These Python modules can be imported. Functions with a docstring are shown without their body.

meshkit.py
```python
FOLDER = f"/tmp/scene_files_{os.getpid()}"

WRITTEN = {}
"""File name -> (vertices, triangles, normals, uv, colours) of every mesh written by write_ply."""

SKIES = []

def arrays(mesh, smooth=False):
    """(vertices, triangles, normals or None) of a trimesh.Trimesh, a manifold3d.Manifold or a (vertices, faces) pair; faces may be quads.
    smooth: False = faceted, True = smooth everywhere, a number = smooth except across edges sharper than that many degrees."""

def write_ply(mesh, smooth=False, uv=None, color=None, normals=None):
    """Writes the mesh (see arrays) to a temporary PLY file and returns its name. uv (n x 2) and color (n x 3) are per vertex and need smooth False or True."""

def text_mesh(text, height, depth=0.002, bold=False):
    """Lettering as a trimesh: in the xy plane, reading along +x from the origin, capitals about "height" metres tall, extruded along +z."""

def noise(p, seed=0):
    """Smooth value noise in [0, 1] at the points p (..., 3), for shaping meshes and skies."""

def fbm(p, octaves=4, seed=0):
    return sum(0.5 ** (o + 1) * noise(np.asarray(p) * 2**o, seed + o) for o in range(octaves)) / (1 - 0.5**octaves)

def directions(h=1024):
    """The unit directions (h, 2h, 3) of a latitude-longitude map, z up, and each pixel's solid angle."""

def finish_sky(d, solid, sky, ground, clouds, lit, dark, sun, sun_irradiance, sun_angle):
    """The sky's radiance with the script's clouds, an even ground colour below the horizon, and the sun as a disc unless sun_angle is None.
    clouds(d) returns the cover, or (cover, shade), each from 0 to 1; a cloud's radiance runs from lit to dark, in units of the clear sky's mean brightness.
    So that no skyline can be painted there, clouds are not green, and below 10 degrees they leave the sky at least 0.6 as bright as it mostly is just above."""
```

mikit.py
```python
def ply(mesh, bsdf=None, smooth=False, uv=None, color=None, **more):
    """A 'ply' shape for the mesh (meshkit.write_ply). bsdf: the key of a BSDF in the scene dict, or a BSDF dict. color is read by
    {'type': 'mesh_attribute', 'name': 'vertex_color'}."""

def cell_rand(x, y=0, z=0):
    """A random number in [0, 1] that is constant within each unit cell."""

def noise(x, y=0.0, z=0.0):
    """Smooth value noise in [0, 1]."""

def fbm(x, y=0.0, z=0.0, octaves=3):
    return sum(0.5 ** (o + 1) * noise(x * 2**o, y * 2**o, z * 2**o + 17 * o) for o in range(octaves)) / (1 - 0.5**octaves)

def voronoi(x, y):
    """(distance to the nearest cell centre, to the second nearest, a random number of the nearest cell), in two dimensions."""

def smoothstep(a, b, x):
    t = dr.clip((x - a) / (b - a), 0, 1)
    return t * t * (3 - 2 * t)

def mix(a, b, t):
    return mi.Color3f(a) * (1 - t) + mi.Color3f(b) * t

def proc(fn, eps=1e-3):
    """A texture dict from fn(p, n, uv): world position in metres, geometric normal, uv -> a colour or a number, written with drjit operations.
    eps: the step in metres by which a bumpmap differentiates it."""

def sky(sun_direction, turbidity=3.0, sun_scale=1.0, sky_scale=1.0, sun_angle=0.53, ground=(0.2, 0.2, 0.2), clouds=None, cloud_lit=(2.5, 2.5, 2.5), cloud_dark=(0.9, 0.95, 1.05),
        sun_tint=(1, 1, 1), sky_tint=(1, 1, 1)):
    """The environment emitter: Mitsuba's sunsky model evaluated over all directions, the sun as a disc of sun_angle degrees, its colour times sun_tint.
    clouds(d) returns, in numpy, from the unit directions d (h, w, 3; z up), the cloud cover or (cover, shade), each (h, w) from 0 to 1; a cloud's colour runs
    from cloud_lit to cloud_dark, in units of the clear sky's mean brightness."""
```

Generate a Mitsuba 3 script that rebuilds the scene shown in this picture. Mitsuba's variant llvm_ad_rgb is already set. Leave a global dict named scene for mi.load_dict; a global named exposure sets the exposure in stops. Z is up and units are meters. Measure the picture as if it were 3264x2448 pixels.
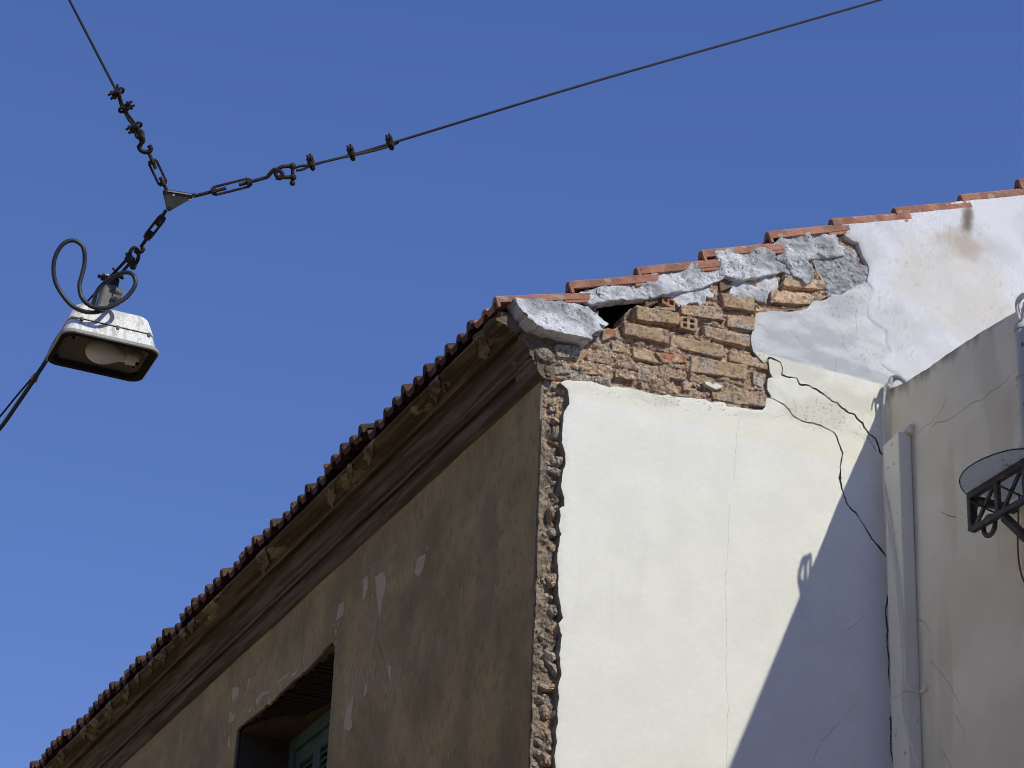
"""A weathered town house corner under a blue sky, with a street lamp hung on span wires. Built in metres, z up.
The house corner is the z axis: its sunlit gable lies in the plane y = 0, its shaded street front in the plane x = 0."""
import math, random
import numpy as np
import shapely
import shapely.ops
from shapely.geometry import Polygon, LineString, box as sbox
import trimesh
import drjit as dr
import mitsuba as mi
import mikit, meshkit
from mikit import proc, mix, smoothstep

T = mi.ScalarTransform4f
scene, labels = {"type": "scene"}, {}

# ---- camera, sky, exposure ------------------------------------------------------------------------------------------
CAM, FWD, UP, FOV = np.array([-4.4689, -9.6119, 1.6]), np.array([0.364769, 0.812136, 0.455389]), np.array([-0.223306, -0.398508, 0.889565]), 21.6105
scene["camera"] = {"type": "perspective", "fov": FOV, "fov_axis": "x", "near_clip": 0.1, "far_clip": 400.0,
                   "to_world": T().look_at(origin=CAM.tolist(), target=(CAM + FWD).tolist(), up=UP.tolist())}
SUN = [0.34, -1.0, 0.745]
scene["sky"] = mikit.sky(SUN, turbidity=2.2, ground=(0.30, 0.22, 0.13), sun_tint=(1.05, 1.26, 1.49), sky_tint=(1.22, 1.33, 2.10))
exposure = 1.0

# ---- measured outlines, in metres -----------------------------------------------------------------------------------
# gable: (x, z) in the plane y = 0; neighbour wall: (y, z) in its plane x = xw; front: (y, z) in the plane x = 0; the rest: (x, y, z)
TR = {'low_top': [(0.068, 7.04), (0.106, 7.062), (0.165, 7.073), (0.22, 7.085), (0.259, 7.083), (0.314, 7.078), (0.334, 7.088), (0.364, 7.091), (0.414, 7.102), (0.454, 7.102),
             (0.51, 7.1), (0.556, 7.101), (0.591, 7.107), (0.622, 7.119), (0.63, 7.111), (0.717, 7.126), (0.809, 7.14), (0.83, 7.13), (0.871, 7.143), (0.907, 7.147),
             (0.918, 7.129), (0.954, 7.138), (1.001, 7.144), (1.053, 7.147), (1.106, 7.16)],
 'hole_right': [(1.119, 7.181), (1.125, 7.223), (1.154, 7.241), (1.13, 7.271), (1.134, 7.329), (1.16, 7.343), (1.144, 7.363), (1.132, 7.422), (1.113, 7.407), (1.081, 7.43),
                (1.058, 7.452), (1.047, 7.489), (1.045, 7.525), (1.061, 7.576), (1.064, 7.619), (1.068, 7.63), (1.074, 7.658), (1.153, 7.693), (1.243, 7.708), (1.315, 7.736),
                (1.352, 7.759), (1.389, 7.809), (1.453, 7.831), (1.5, 7.875), (1.546, 7.883), (1.593, 7.927), (1.631, 7.96), (1.697, 7.996)],
 'seam_up': [(1.692, 8.004), (1.719, 7.957), (1.689, 7.876), (1.678, 7.837), (1.686, 7.794), (1.727, 7.769), (1.787, 7.748), (1.781, 7.693), (1.807, 7.646), (1.759, 7.589),
             (1.749, 7.556), (1.785, 7.543), (1.84, 7.526), (1.885, 7.506)],
 'up_left': [(1.528, 8.295), (1.541, 8.266), (1.573, 8.261), (1.568, 8.223), (1.6, 8.208), (1.647, 8.203), (1.673, 8.127), (1.7, 8.089), (1.703, 8.044)],
 'up_top': [(1.528, 8.295), (1.612, 8.321), (1.736, 8.37), (1.88, 8.433), (2.027, 8.505), (2.176, 8.575), (2.266, 8.617), (2.326, 8.652), (2.478, 8.718), (2.645, 8.789),
            (2.946, 8.911)],
 'grey_line': [(1.14, 7.44), (1.295, 7.453), (1.457, 7.452), (1.737, 7.46)],
 'cream_line': [(0.902, 7.087), (1.211, 7.152), (1.317, 7.148), (1.45, 7.144), (1.727, 7.138)],
 'left_edge': [(0.068, 7.04), (0.069, 7.039), (0.109, 7.015), (0.121, 6.949), (0.095, 6.903), (0.09, 6.838), (0.087, 6.75), (0.106, 6.701), (0.11, 6.649), (0.099, 6.622),
               (0.093, 6.568), (0.089, 6.538), (0.105, 6.485), (0.108, 6.448), (0.085, 6.428), (0.096, 6.398), (0.085, 6.348), (0.101, 6.305), (0.094, 6.299), (0.084, 6.191),
               (0.093, 6.113), (0.089, 6.067), (0.104, 5.985), (0.119, 5.923), (0.097, 5.893), (0.115, 5.845), (0.108, 5.76), (0.12, 5.667), (0.105, 5.613), (0.11, 5.563),
               (0.105, 5.518), (0.11, 5.457), (0.102, 5.412), (0.107, 5.363), (0.099, 5.312), (0.104, 5.252)],
 'crack1': [(1.132, 7.422), (1.142, 7.44), (1.177, 7.436), (1.204, 7.425), (1.211, 7.395), (1.208, 7.366), (1.24, 7.361), (1.291, 7.369), (1.304, 7.338), (1.352, 7.345),
            (1.395, 7.335), (1.422, 7.323), (1.448, 7.314), (1.475, 7.295), (1.507, 7.292), (1.529, 7.272), (1.55, 7.269), (1.566, 7.255), (1.599, 7.258), (1.609, 7.239),
            (1.641, 7.221), (1.662, 7.19), (1.647, 7.21), (1.664, 7.185), (1.681, 7.17), (1.711, 7.159), (1.722, 7.138), (1.733, 7.111), (1.734, 7.095), (1.745, 7.085)],
 'crack1b': [(1.666, 7.156), (1.685, 7.137), (1.701, 7.111), (1.712, 7.093)],
 'crack2': [(1.138, 7.232), (1.18, 7.222), (1.217, 7.213), (1.243, 7.194), (1.254, 7.176), (1.275, 7.163), (1.317, 7.15), (1.376, 7.154), (1.418, 7.152), (1.45, 7.144),
            (1.485, 7.137), (1.501, 7.115), (1.511, 7.076), (1.529, 7.04), (1.525, 7.008), (1.516, 6.976), (1.515, 6.905), (1.506, 6.911), (1.529, 6.834), (1.547, 6.779),
            (1.596, 6.744), (1.644, 6.685), (1.68, 6.634), (1.728, 6.587), (1.753, 6.562)],
 'crack3': [(1.132, 7.422), (1.138, 7.387), (1.144, 7.363)],
 'hair': [[(0.977, 7.07), (0.967, 7.007), (0.964, 6.931), (0.959, 6.854), (0.951, 6.774)],
          [(0.927, 6.638), (0.919, 6.388), (0.903, 6.251), (0.914, 6.099), (0.91, 5.838), (0.921, 5.69), (0.914, 5.397)],
          [(1.623, 7.831), (1.617, 7.785), (1.625, 7.733), (1.623, 7.652)], [(1.263, 7.258), (1.276, 7.24), (1.28, 7.19), (1.27, 7.167)],
          [(1.106, 7.15), (1.137, 7.139), (1.169, 7.137), (1.216, 7.159)], [(1.326, 5.471), (1.385, 5.599), (1.486, 5.714), (1.588, 5.838)],
          [(1.495, 6.125), (1.573, 6.195), (1.633, 6.247)], [(1.072, 7.6), (1.109, 7.6), (1.13, 7.574), (1.162, 7.571)],
          [(1.243, 7.619), (1.286, 7.593), (1.307, 7.556), (1.35, 7.552), (1.382, 7.523)], [(1.497, 7.536), (1.506, 7.491), (1.497, 7.447), (1.51, 7.408)],
          [(1.514, 7.695), (1.55, 7.664), (1.54, 7.613), (1.575, 7.578)]],
 'gap': [[(1.752, 6.365), (1.738, 6.292), (1.746, 6.2), (1.74, 6.144), (1.75, 6.045), (1.745, 5.975), (1.754, 5.931)],
         [(1.752, 5.779), (1.751, 5.718), (1.743, 5.664), (1.752, 5.577)]],
 'scar': [(1.366, 8.062), (1.467, 8.095), (1.542, 8.124), (1.608, 8.161), (1.636, 8.16), (1.653, 8.091), (1.737, 8.077), (1.735, 8.021), (1.65, 7.971), (1.612, 7.938),
          (1.565, 7.893), (1.518, 7.885), (1.472, 7.85), (1.459, 7.91), (1.428, 7.956), (1.406, 7.986), (1.402, 8.021)],
 'chunk': {'a': [(-0.185, 7.383), (-0.131, 7.401), (-0.004, 7.439), (0.134, 7.481), (0.157, 7.475), (0.16, 7.452), (0.195, 7.46), (0.218, 7.452), (0.226, 7.437), (0.251, 7.443),
                 (0.261, 7.42), (0.284, 7.406), (0.297, 7.387), (0.278, 7.369), (0.242, 7.372), (0.248, 7.351), (0.271, 7.346), (0.253, 7.332), (0.204, 7.303), (0.189, 7.285),
                 (0.188, 7.251), (0.151, 7.247), (0.101, 7.249), (0.027, 7.247), (-0.077, 7.245), (-0.096, 7.25), (-0.136, 7.277), (-0.132, 7.296), (-0.157, 7.305),
                 (-0.168, 7.332)],
           'b': [(0.157, 7.512), (0.187, 7.538), (0.272, 7.569), (0.323, 7.588), (0.373, 7.614), (0.444, 7.644), (0.475, 7.637), (0.491, 7.646), (0.511, 7.678), (0.526, 7.724),
                 (0.551, 7.739), (0.577, 7.743), (0.629, 7.752), (0.661, 7.774), (0.692, 7.777), (0.728, 7.822), (0.786, 7.833), (0.86, 7.863), (0.863, 7.838), (0.879, 7.81),
                 (0.892, 7.795), (0.839, 7.762), (0.797, 7.729), (0.708, 7.684), (0.579, 7.626), (0.502, 7.589), (0.461, 7.576), (0.374, 7.542), (0.299, 7.514), (0.214, 7.478),
                 (0.173, 7.48), (0.18, 7.505)],
           'c': [(0.855, 7.921), (0.946, 7.964), (0.999, 7.972), (1.032, 7.976), (1.097, 8.009), (1.118, 8.014), (1.145, 8.008), (1.167, 7.992), (1.156, 7.978), (1.172, 7.961),
                 (1.177, 7.902), (1.134, 7.885), (1.079, 7.854), (1.026, 7.831), (0.983, 7.806), (0.914, 7.808), (0.884, 7.813), (0.868, 7.834), (0.866, 7.86), (0.871, 7.893)],
           'd': [(1.169, 8.046), (1.205, 8.092), (1.242, 8.112), (1.306, 8.142), (1.38, 8.173), (1.454, 8.197), (1.506, 8.208), (1.519, 8.194), (1.523, 8.154), (1.555, 8.145),
                 (1.564, 8.11), (1.517, 8.091), (1.443, 8.063), (1.341, 8.03), (1.35, 8.005), (1.377, 7.99), (1.38, 7.923), (1.339, 7.887), (1.316, 7.906), (1.276, 7.913),
                 (1.253, 7.943), (1.24, 7.975), (1.209, 7.984), (1.186, 7.996), (1.25, 8.037), (1.269, 8.063), (1.214, 8.034)],
           'e': [(0.582, 7.633), (0.641, 7.66), (0.719, 7.692), (0.798, 7.729), (0.819, 7.74), (0.84, 7.714), (0.861, 7.703), (0.851, 7.685), (0.811, 7.685), (0.809, 7.642),
                 (0.788, 7.626), (0.751, 7.632), (0.72, 7.623), (0.694, 7.598), (0.668, 7.588), (0.642, 7.613), (0.634, 7.626), (0.595, 7.621)],
           'f': [(0.925, 7.792), (0.951, 7.813), (1.0, 7.813), (1.043, 7.841), (1.118, 7.872), (1.172, 7.892), (1.199, 7.875), (1.199, 7.821), (1.15, 7.797), (1.139, 7.762),
                 (1.128, 7.732), (1.095, 7.729), (1.063, 7.737), (1.037, 7.729), (0.994, 7.718), (0.957, 7.719), (0.93, 7.73), (0.951, 7.77)],
           'g': [(1.181, 7.973), (1.222, 7.99), (1.276, 7.973), (1.292, 7.939), (1.254, 7.918), (1.221, 7.93), (1.186, 7.91)]},
 'void': [(0.193, 7.524), (0.37, 7.587), (0.492, 7.631), (0.549, 7.641), (0.606, 7.64), (0.575, 7.611), (0.576, 7.575), (0.525, 7.537), (0.427, 7.522), (0.402, 7.487),
          (0.388, 7.432), (0.353, 7.402), (0.333, 7.381), (0.293, 7.386), (0.26, 7.47)],
 'q': {'brick': [[(0.433, 7.524), (0.661, 7.54), (0.662, 7.48), (0.439, 7.448)], [(0.374, 7.424), (0.612, 7.438), (0.614, 7.368), (0.382, 7.363)],
                 [(0.619, 7.428), (0.899, 7.441), (0.898, 7.372), (0.623, 7.37)], [(0.432, 7.318), (0.542, 7.319), (0.585, 7.272), (0.436, 7.26)],
                 [(0.731, 7.354), (1.027, 7.37), (1.026, 7.295), (0.732, 7.267)], [(0.924, 7.618), (1.073, 7.636), (1.067, 7.558), (0.922, 7.549)],
                 [(0.798, 7.527), (1.062, 7.541), (1.062, 7.473), (0.804, 7.463)], [(0.935, 7.432), (1.146, 7.434), (1.157, 7.377), (0.935, 7.375)],
                 [(1.066, 7.362), (1.149, 7.362), (1.143, 7.282), (1.066, 7.289)], [(0.836, 7.19), (0.971, 7.229), (0.976, 7.164), (0.846, 7.152)],
                 [(0.987, 7.233), (1.137, 7.24), (1.131, 7.182), (0.987, 7.162)], [(0.883, 7.719), (1.059, 7.734), (1.066, 7.657), (0.899, 7.644)],
                 [(0.673, 7.6), (0.888, 7.646), (0.907, 7.572), (0.679, 7.549)], [(1.227, 7.908), (1.455, 7.941), (1.463, 7.893), (1.221, 7.841)],
                 [(1.158, 7.809), (1.399, 7.858), (1.393, 7.791), (1.151, 7.736)], [(1.403, 7.871), (1.476, 7.859), (1.416, 7.817), (1.398, 7.803)],
                 [(1.077, 7.707), (1.148, 7.724), (1.333, 7.759), (1.077, 7.665)], [(0.736, 7.467), (0.838, 7.473), (0.841, 7.435), (0.805, 7.432)],
                 [(0.727, 7.263), (0.867, 7.265), (0.867, 7.219), (0.732, 7.221)], [(0.867, 7.247), (1.024, 7.253), (1.024, 7.212), (0.867, 7.214)],
                 [(0.578, 7.258), (0.711, 7.261), (0.712, 7.216), (0.578, 7.207)], [(0.348, 7.181), (0.448, 7.202), (0.449, 7.152), (0.348, 7.141)],
                 [(0.206, 7.231), (0.326, 7.252), (0.327, 7.206), (0.207, 7.191)], [(0.173, 7.157), (0.307, 7.181), (0.308, 7.146), (0.174, 7.117)],
                 [(0.458, 7.204), (0.58, 7.22), (0.581, 7.169), (0.459, 7.159)], [(0.324, 7.328), (0.421, 7.327), (0.427, 7.278), (0.331, 7.273)]],
       'red': [[(0.541, 7.324), (0.71, 7.348), (0.715, 7.308), (0.588, 7.271)], [(0.28, 7.38), (0.341, 7.39), (0.355, 7.356), (0.274, 7.3)]],
       'stone': [[(0.039, 7.229), (0.168, 7.259), (0.167, 7.183), (0.047, 7.16)], [(0.04, 7.123), (0.124, 7.145), (0.135, 7.107), (0.047, 7.08)],
                 [(0.689, 7.205), (0.743, 7.213), (0.738, 7.166), (0.697, 7.161)]],
       'hollow': [(0.667, 7.531), (0.758, 7.54), (0.755, 7.474), (0.668, 7.472)],
       'hollow2': [(0.579, 7.635), (0.65, 7.614), (0.645, 7.568), (0.582, 7.586)],
       'beam': [[(0.88, 7.793), (0.944, 7.824), (0.952, 7.77), (0.893, 7.73)], [(0.492, 7.585), (0.551, 7.627), (0.567, 7.592), (0.5, 7.54)]],
       'slate': [(0.528, 7.542), (0.637, 7.563), (0.635, 7.545), (0.531, 7.529)],
       'paintflake': [(0.797, 7.227), (0.825, 7.231), (0.841, 7.22), (0.851, 7.235), (0.895, 7.223), (0.857, 7.201), (0.825, 7.208), (0.805, 7.213)]},
 'rubble_stones': [[(0.034, 7.033), (0.098, 7.054), (0.138, 7.024), (0.145, 6.971), (0.116, 6.929), (0.095, 6.979), (0.041, 6.97)],
                   [(0.032, 6.958), (0.076, 6.974), (0.091, 6.938), (0.073, 6.899), (0.031, 6.899)], [(0.032, 6.869), (0.074, 6.884), (0.097, 6.856), (0.051, 6.83)],
                   [(0.05, 6.844), (0.094, 6.845), (0.101, 6.783), (0.057, 6.778)],
                   [(0.038, 6.768), (0.082, 6.764), (0.117, 6.734), (0.128, 6.717), (0.065, 6.697), (0.035, 6.724)],
                   [(0.055, 6.69), (0.118, 6.7), (0.12, 6.657), (0.062, 6.633), (0.037, 6.657)],
                   [(0.019, 6.614), (0.062, 6.643), (0.116, 6.636), (0.112, 6.587), (0.103, 6.557), (0.041, 6.547)],
                   [(0.041, 6.537), (0.062, 6.499), (0.11, 6.491), (0.092, 6.458), (0.048, 6.467)], [(0.044, 6.443), (0.073, 6.449), (0.071, 6.368), (0.047, 6.372)],
                   [(0.048, 6.344), (0.096, 6.345), (0.116, 6.312), (0.059, 6.295)], [(0.049, 6.192), (0.073, 6.178), (0.071, 6.131), (0.051, 6.133)],
                   [(0.051, 6.133), (0.105, 6.145), (0.11, 6.08), (0.06, 6.063)], [(0.062, 5.991), (0.116, 5.996), (0.114, 5.943), (0.071, 5.934)],
                   [(0.072, 5.908), (0.122, 5.932), (0.134, 5.856), (0.081, 5.833)], [(0.05, 5.775), (0.093, 5.771), (0.101, 5.734), (0.078, 5.716)],
                   [(0.034, 5.752), (0.064, 5.739), (0.125, 5.719), (0.12, 5.655), (0.041, 5.639)], [(0.028, 5.63), (0.134, 5.644), (0.128, 5.605), (0.043, 5.595)],
                   [(0.039, 5.519), (0.078, 5.532), (0.087, 5.465), (0.041, 5.463)], [(0.091, 5.522), (0.128, 5.529), (0.119, 5.471), (0.093, 5.472)],
                   [(0.021, 5.453), (0.088, 5.434), (0.109, 5.4), (0.098, 5.33), (0.031, 5.355)], [(0.039, 5.332), (0.105, 5.319), (0.106, 5.27), (0.048, 5.26)],
                   [(0.01, 5.57), (0.07, 5.562), (0.064, 5.536), (0.012, 5.532)], [(0.066, 6.283), (0.107, 6.272), (0.095, 6.222), (0.061, 6.222)],
                   [(-0.056, 7.198), (0.013, 7.21), (0.038, 7.182), (0.026, 7.118), (-0.009, 7.129)], [(0.058, 7.172), (0.122, 7.188), (0.124, 7.138), (0.065, 7.118)],
                   [(0.026, 7.108), (0.095, 7.116), (0.087, 7.064), (0.037, 7.066)]],
 'verge': [(-0.26, 7.389), (0.101, 7.561), (0.448, 7.735), (0.789, 7.921), (1.15, 8.119), (1.509, 8.292), (1.872, 8.461), (2.267, 8.65), (2.626, 8.847)],
 'verge_end': [(0.188, 7.528), (0.521, 7.722), (0.874, 7.9), (1.22, 8.097)],
 'shadow_ref': [(1.752, 7.35), (1.524, 6.833), (1.32, 6.396), (0.937, 5.401)],
 'xw': 1.764,
 'wall_top': [(-0.03, 7.426), (-0.061, 7.416), (-0.088, 7.412), (-0.158, 7.392), (-0.219, 7.382), (-0.308, 7.379), (-0.4, 7.371), (-0.63, 7.368), (-0.815, 7.358), (-0.977, 7.344),
              (-1.099, 7.334), (-1.166, 7.33)],
 'wcracks': [[(-0.469, 7.105), (-0.516, 7.125), (-0.538, 7.16), (-0.559, 7.188)],
             [(-0.626, 7.037), (-0.703, 7.041), (-0.741, 7.043), (-0.821, 7.023), (-0.891, 7.036), (-0.951, 7.029), (-1.013, 7.037), (-1.09, 7.057)],
             [(-0.248, 7.07), (-0.294, 7.067), (-0.336, 7.086), (-0.356, 7.092), (-0.408, 7.083), (-0.422, 7.09), (-0.456, 7.099), (-0.503, 7.12)],
             [(-0.407, 7.063), (-0.46, 7.069), (-0.53, 7.047), (-0.575, 7.036), (-0.614, 7.039), (-0.652, 7.042), (-0.691, 7.041)],
             [(-0.252, 6.176), (-0.296, 6.153), (-0.355, 6.067)], [(-0.335, 5.953), (-0.43, 5.855), (-0.487, 5.784), (-0.509, 5.733), (-0.565, 5.667)],
             [(-0.492, 5.665), (-0.559, 5.579), (-0.581, 5.55), (-0.567, 5.526), (-0.588, 5.477)], [(-0.469, 6.615), (-0.512, 6.586), (-0.579, 6.548)],
             [(-0.384, 5.546), (-0.43, 5.481), (-0.474, 5.418)]],
 'pipe_wall_right': [(-0.246, 7.067), (-0.241, 6.758), (-0.243, 5.487)],
 'pipe_front': [(-0.124, 7.075), (-0.258, 7.066), (-0.116, 6.792), (-0.242, 6.742), (-0.122, 5.51), (-0.255, 5.471)],
 'pipe_top': [(-0.108, 7.127), (-0.134, 7.123), (-0.234, 7.112), (-0.324, 7.11)],
 'pipe_band': [(-0.12, 5.841), (-0.256, 5.823)],
 'cable_corner': [(1.734, -0.152, 7.39), (1.734, -0.135, 7.408), (1.734, -0.109, 7.416), (1.734, -0.091, 7.414), (1.734, -0.083, 7.396), (1.734, -0.078, 7.38),
                  (1.734, -0.072, 7.342), (1.734, -0.065, 7.264), (1.734, -0.063, 7.185), (1.734, -0.063, 7.119), (1.679, -0.141, 6.778), (1.679, -0.166, 6.648),
                  (1.679, -0.207, 6.411), (1.679, -0.232, 6.192), (1.679, -0.248, 5.958), (1.679, -0.234, 5.813), (1.679, -0.257, 5.657), (1.679, -0.34, 5.443)],
 'coil': [(1.754, -0.095, 7.412), (1.766, -0.087, 7.446), (1.778, -0.087, 7.468), (1.79, -0.103, 7.469), (1.802, -0.119, 7.457), (1.814, -0.135, 7.435)],
 'coil2': [(1.784, -0.057, 7.434), (1.794, -0.061, 7.464), (1.804, -0.073, 7.475), (1.814, -0.088, 7.472), (1.824, -0.099, 7.462), (1.834, -0.109, 7.448)],
 'mast': [(-1.162, 7.227), (-1.161, 7.004), (-1.163, 6.788), (-1.08, 6.067), (-1.098, 5.983), (-1.117, 5.942)],
 'loops': [(1.714, -1.202, 7.215), (1.714, -1.192, 7.265), (1.714, -1.184, 7.303), (1.714, -1.187, 7.327), (1.714, -1.2, 7.339), (1.714, -1.222, 7.343), (1.714, -1.247, 7.338),
           (1.714, -1.277, 7.32), (1.714, -1.291, 7.291), (1.714, -1.282, 7.254)],
 'loops2': [(1.734, -1.179, 7.231), (1.734, -1.176, 7.274), (1.734, -1.167, 7.314), (1.734, -1.171, 7.335), (1.734, -1.187, 7.347), (1.734, -1.206, 7.35), (1.734, -1.229, 7.341),
            (1.734, -1.244, 7.319), (1.734, -1.24, 7.279)],
 'loops3': [(1.704, -1.22, 7.204), (1.704, -1.231, 7.24), (1.704, -1.243, 7.27), (1.704, -1.253, 7.293)],
 'thin': [(1.744, -1.12, 6.829), (1.744, -1.127, 6.769), (1.744, -1.118, 6.662), (1.744, -1.071, 6.378), (1.744, -1.053, 6.22), (1.744, -1.06, 6.119), (1.744, -1.085, 6.048),
          (1.744, -1.127, 5.979)],
 'xt': 1.534,
 'truss': {'top': [(-1.013, 6.431), (-1.356, 6.399), (-1.405, 6.399)],
           'bot': [(-1.029, 6.255), (-1.401, 6.237)],
           'posts': [(-1.016, 6.424), (-1.029, 6.261), (-1.214, 6.391), (-1.201, 6.26), (-1.385, 6.38), (-1.382, 6.242)],
           'diag': [(-1.18, 6.393), (-1.058, 6.273), (-1.354, 6.377), (-1.235, 6.266)],
           'tie': [(-1.052, 6.393), (-1.189, 6.268), (-1.232, 6.378), (-1.363, 6.265)],
           'ring': [(-1.127, 6.247)],
           'arc': [(-1.102, 6.366), (-1.059, 6.379), (-1.032, 6.366), (-1.027, 6.337), (-1.037, 6.301)],
           'strut': [(-1.257, 6.234)]},
 'zc': 6.431,
 'sheet': [(1.553, -0.982), (1.508, -1.012), (1.469, -1.05), (1.435, -1.095), (1.414, -1.142), (1.4, -1.193), (1.398, -1.255), (1.403, -1.298), (1.411, -1.335), (1.423, -1.375),
           (1.439, -1.41), (1.458, -1.441), (1.496, -1.474)],
 'corner_line': [-0.012, 0.008, 0.005],
 'window': {'right': [(2.424, 6.589), (2.393, 5.95)],
            'left': [(3.842, 6.6), (3.892, 6.393)],
            'top': [(3.827, 6.607), (3.324, 6.604), (3.016, 6.609), (2.792, 6.616), (2.561, 6.636)]},
 'flakes': [[(2.065, 6.846), (1.997, 6.844), (1.992, 6.774), (2.022, 6.73), (2.057, 6.723)],
            [(1.9, 6.801), (1.833, 6.791), (1.772, 6.781), (1.742, 6.696), (1.786, 6.638), (1.801, 6.538), (1.853, 6.649)],
            [(1.353, 6.693), (1.252, 6.684), (1.266, 6.617), (1.328, 6.587), (1.377, 6.622)], [(2.372, 6.823), (2.301, 6.815), (2.313, 6.738), (2.371, 6.743), (2.414, 6.736)],
            [(1.666, 6.246), (1.613, 6.234), (1.608, 6.158), (1.63, 6.176)], [(3.989, 6.891), (3.882, 6.868), (3.876, 6.811), (3.941, 6.802), (3.989, 6.823)],
            [(4.006, 6.755), (3.902, 6.71), (3.929, 6.682), (4.007, 6.688)], [(2.429, 6.619), (2.399, 6.649), (2.384, 6.683), (2.422, 6.699), (2.389, 6.634), (2.441, 6.607)],
            [(3.722, 6.865), (3.685, 6.847), (3.726, 6.812), (3.752, 6.814)], [(3.583, 6.687), (3.49, 6.705), (3.371, 6.675), (3.351, 6.654), (3.468, 6.68), (3.54, 6.643)],
            [(3.693, 6.668), (3.61, 6.665), (3.622, 6.645), (3.67, 6.642)], [(3.239, 6.682), (3.154, 6.684), (3.061, 6.683), (3.072, 6.663), (3.166, 6.67), (3.227, 6.661)],
            [(3.041, 6.658), (2.918, 6.653), (2.945, 6.635), (3.021, 6.634)],
            [(2.187, 6.19), (2.11, 6.22), (2.104, 6.261), (2.082, 6.211), (2.107, 6.121), (2.072, 6.073), (2.124, 6.062), (2.191, 6.094)],
            [(1.957, 6.187), (1.954, 6.25), (1.927, 6.247), (1.918, 6.19)], [(3.995, 6.604), (3.969, 6.603), (3.941, 6.521), (3.991, 6.555)],
            [(3.371, 6.601), (3.345, 6.628), (3.316, 6.601), (3.336, 6.587)]],
 'fcracks': [[(1.843, 6.643), (1.826, 6.462), (1.792, 6.396), (1.725, 6.298), (1.675, 6.217), (1.617, 6.088), (1.592, 6.001)],
             [(2.903, 6.917), (2.878, 6.791), (2.898, 6.704), (2.865, 6.646)], [(3.764, 6.83), (3.813, 6.791), (3.865, 6.765)], [(1.412, 6.51), (1.385, 6.357), (1.385, 6.315)],
             [(2.144, 6.422), (2.151, 6.38), (2.157, 6.295)], [(0.423, 6.692), (0.425, 6.653), (0.463, 6.604), (0.443, 6.562)]],
 'frame': [],
 'zb': 7.053,
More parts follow.
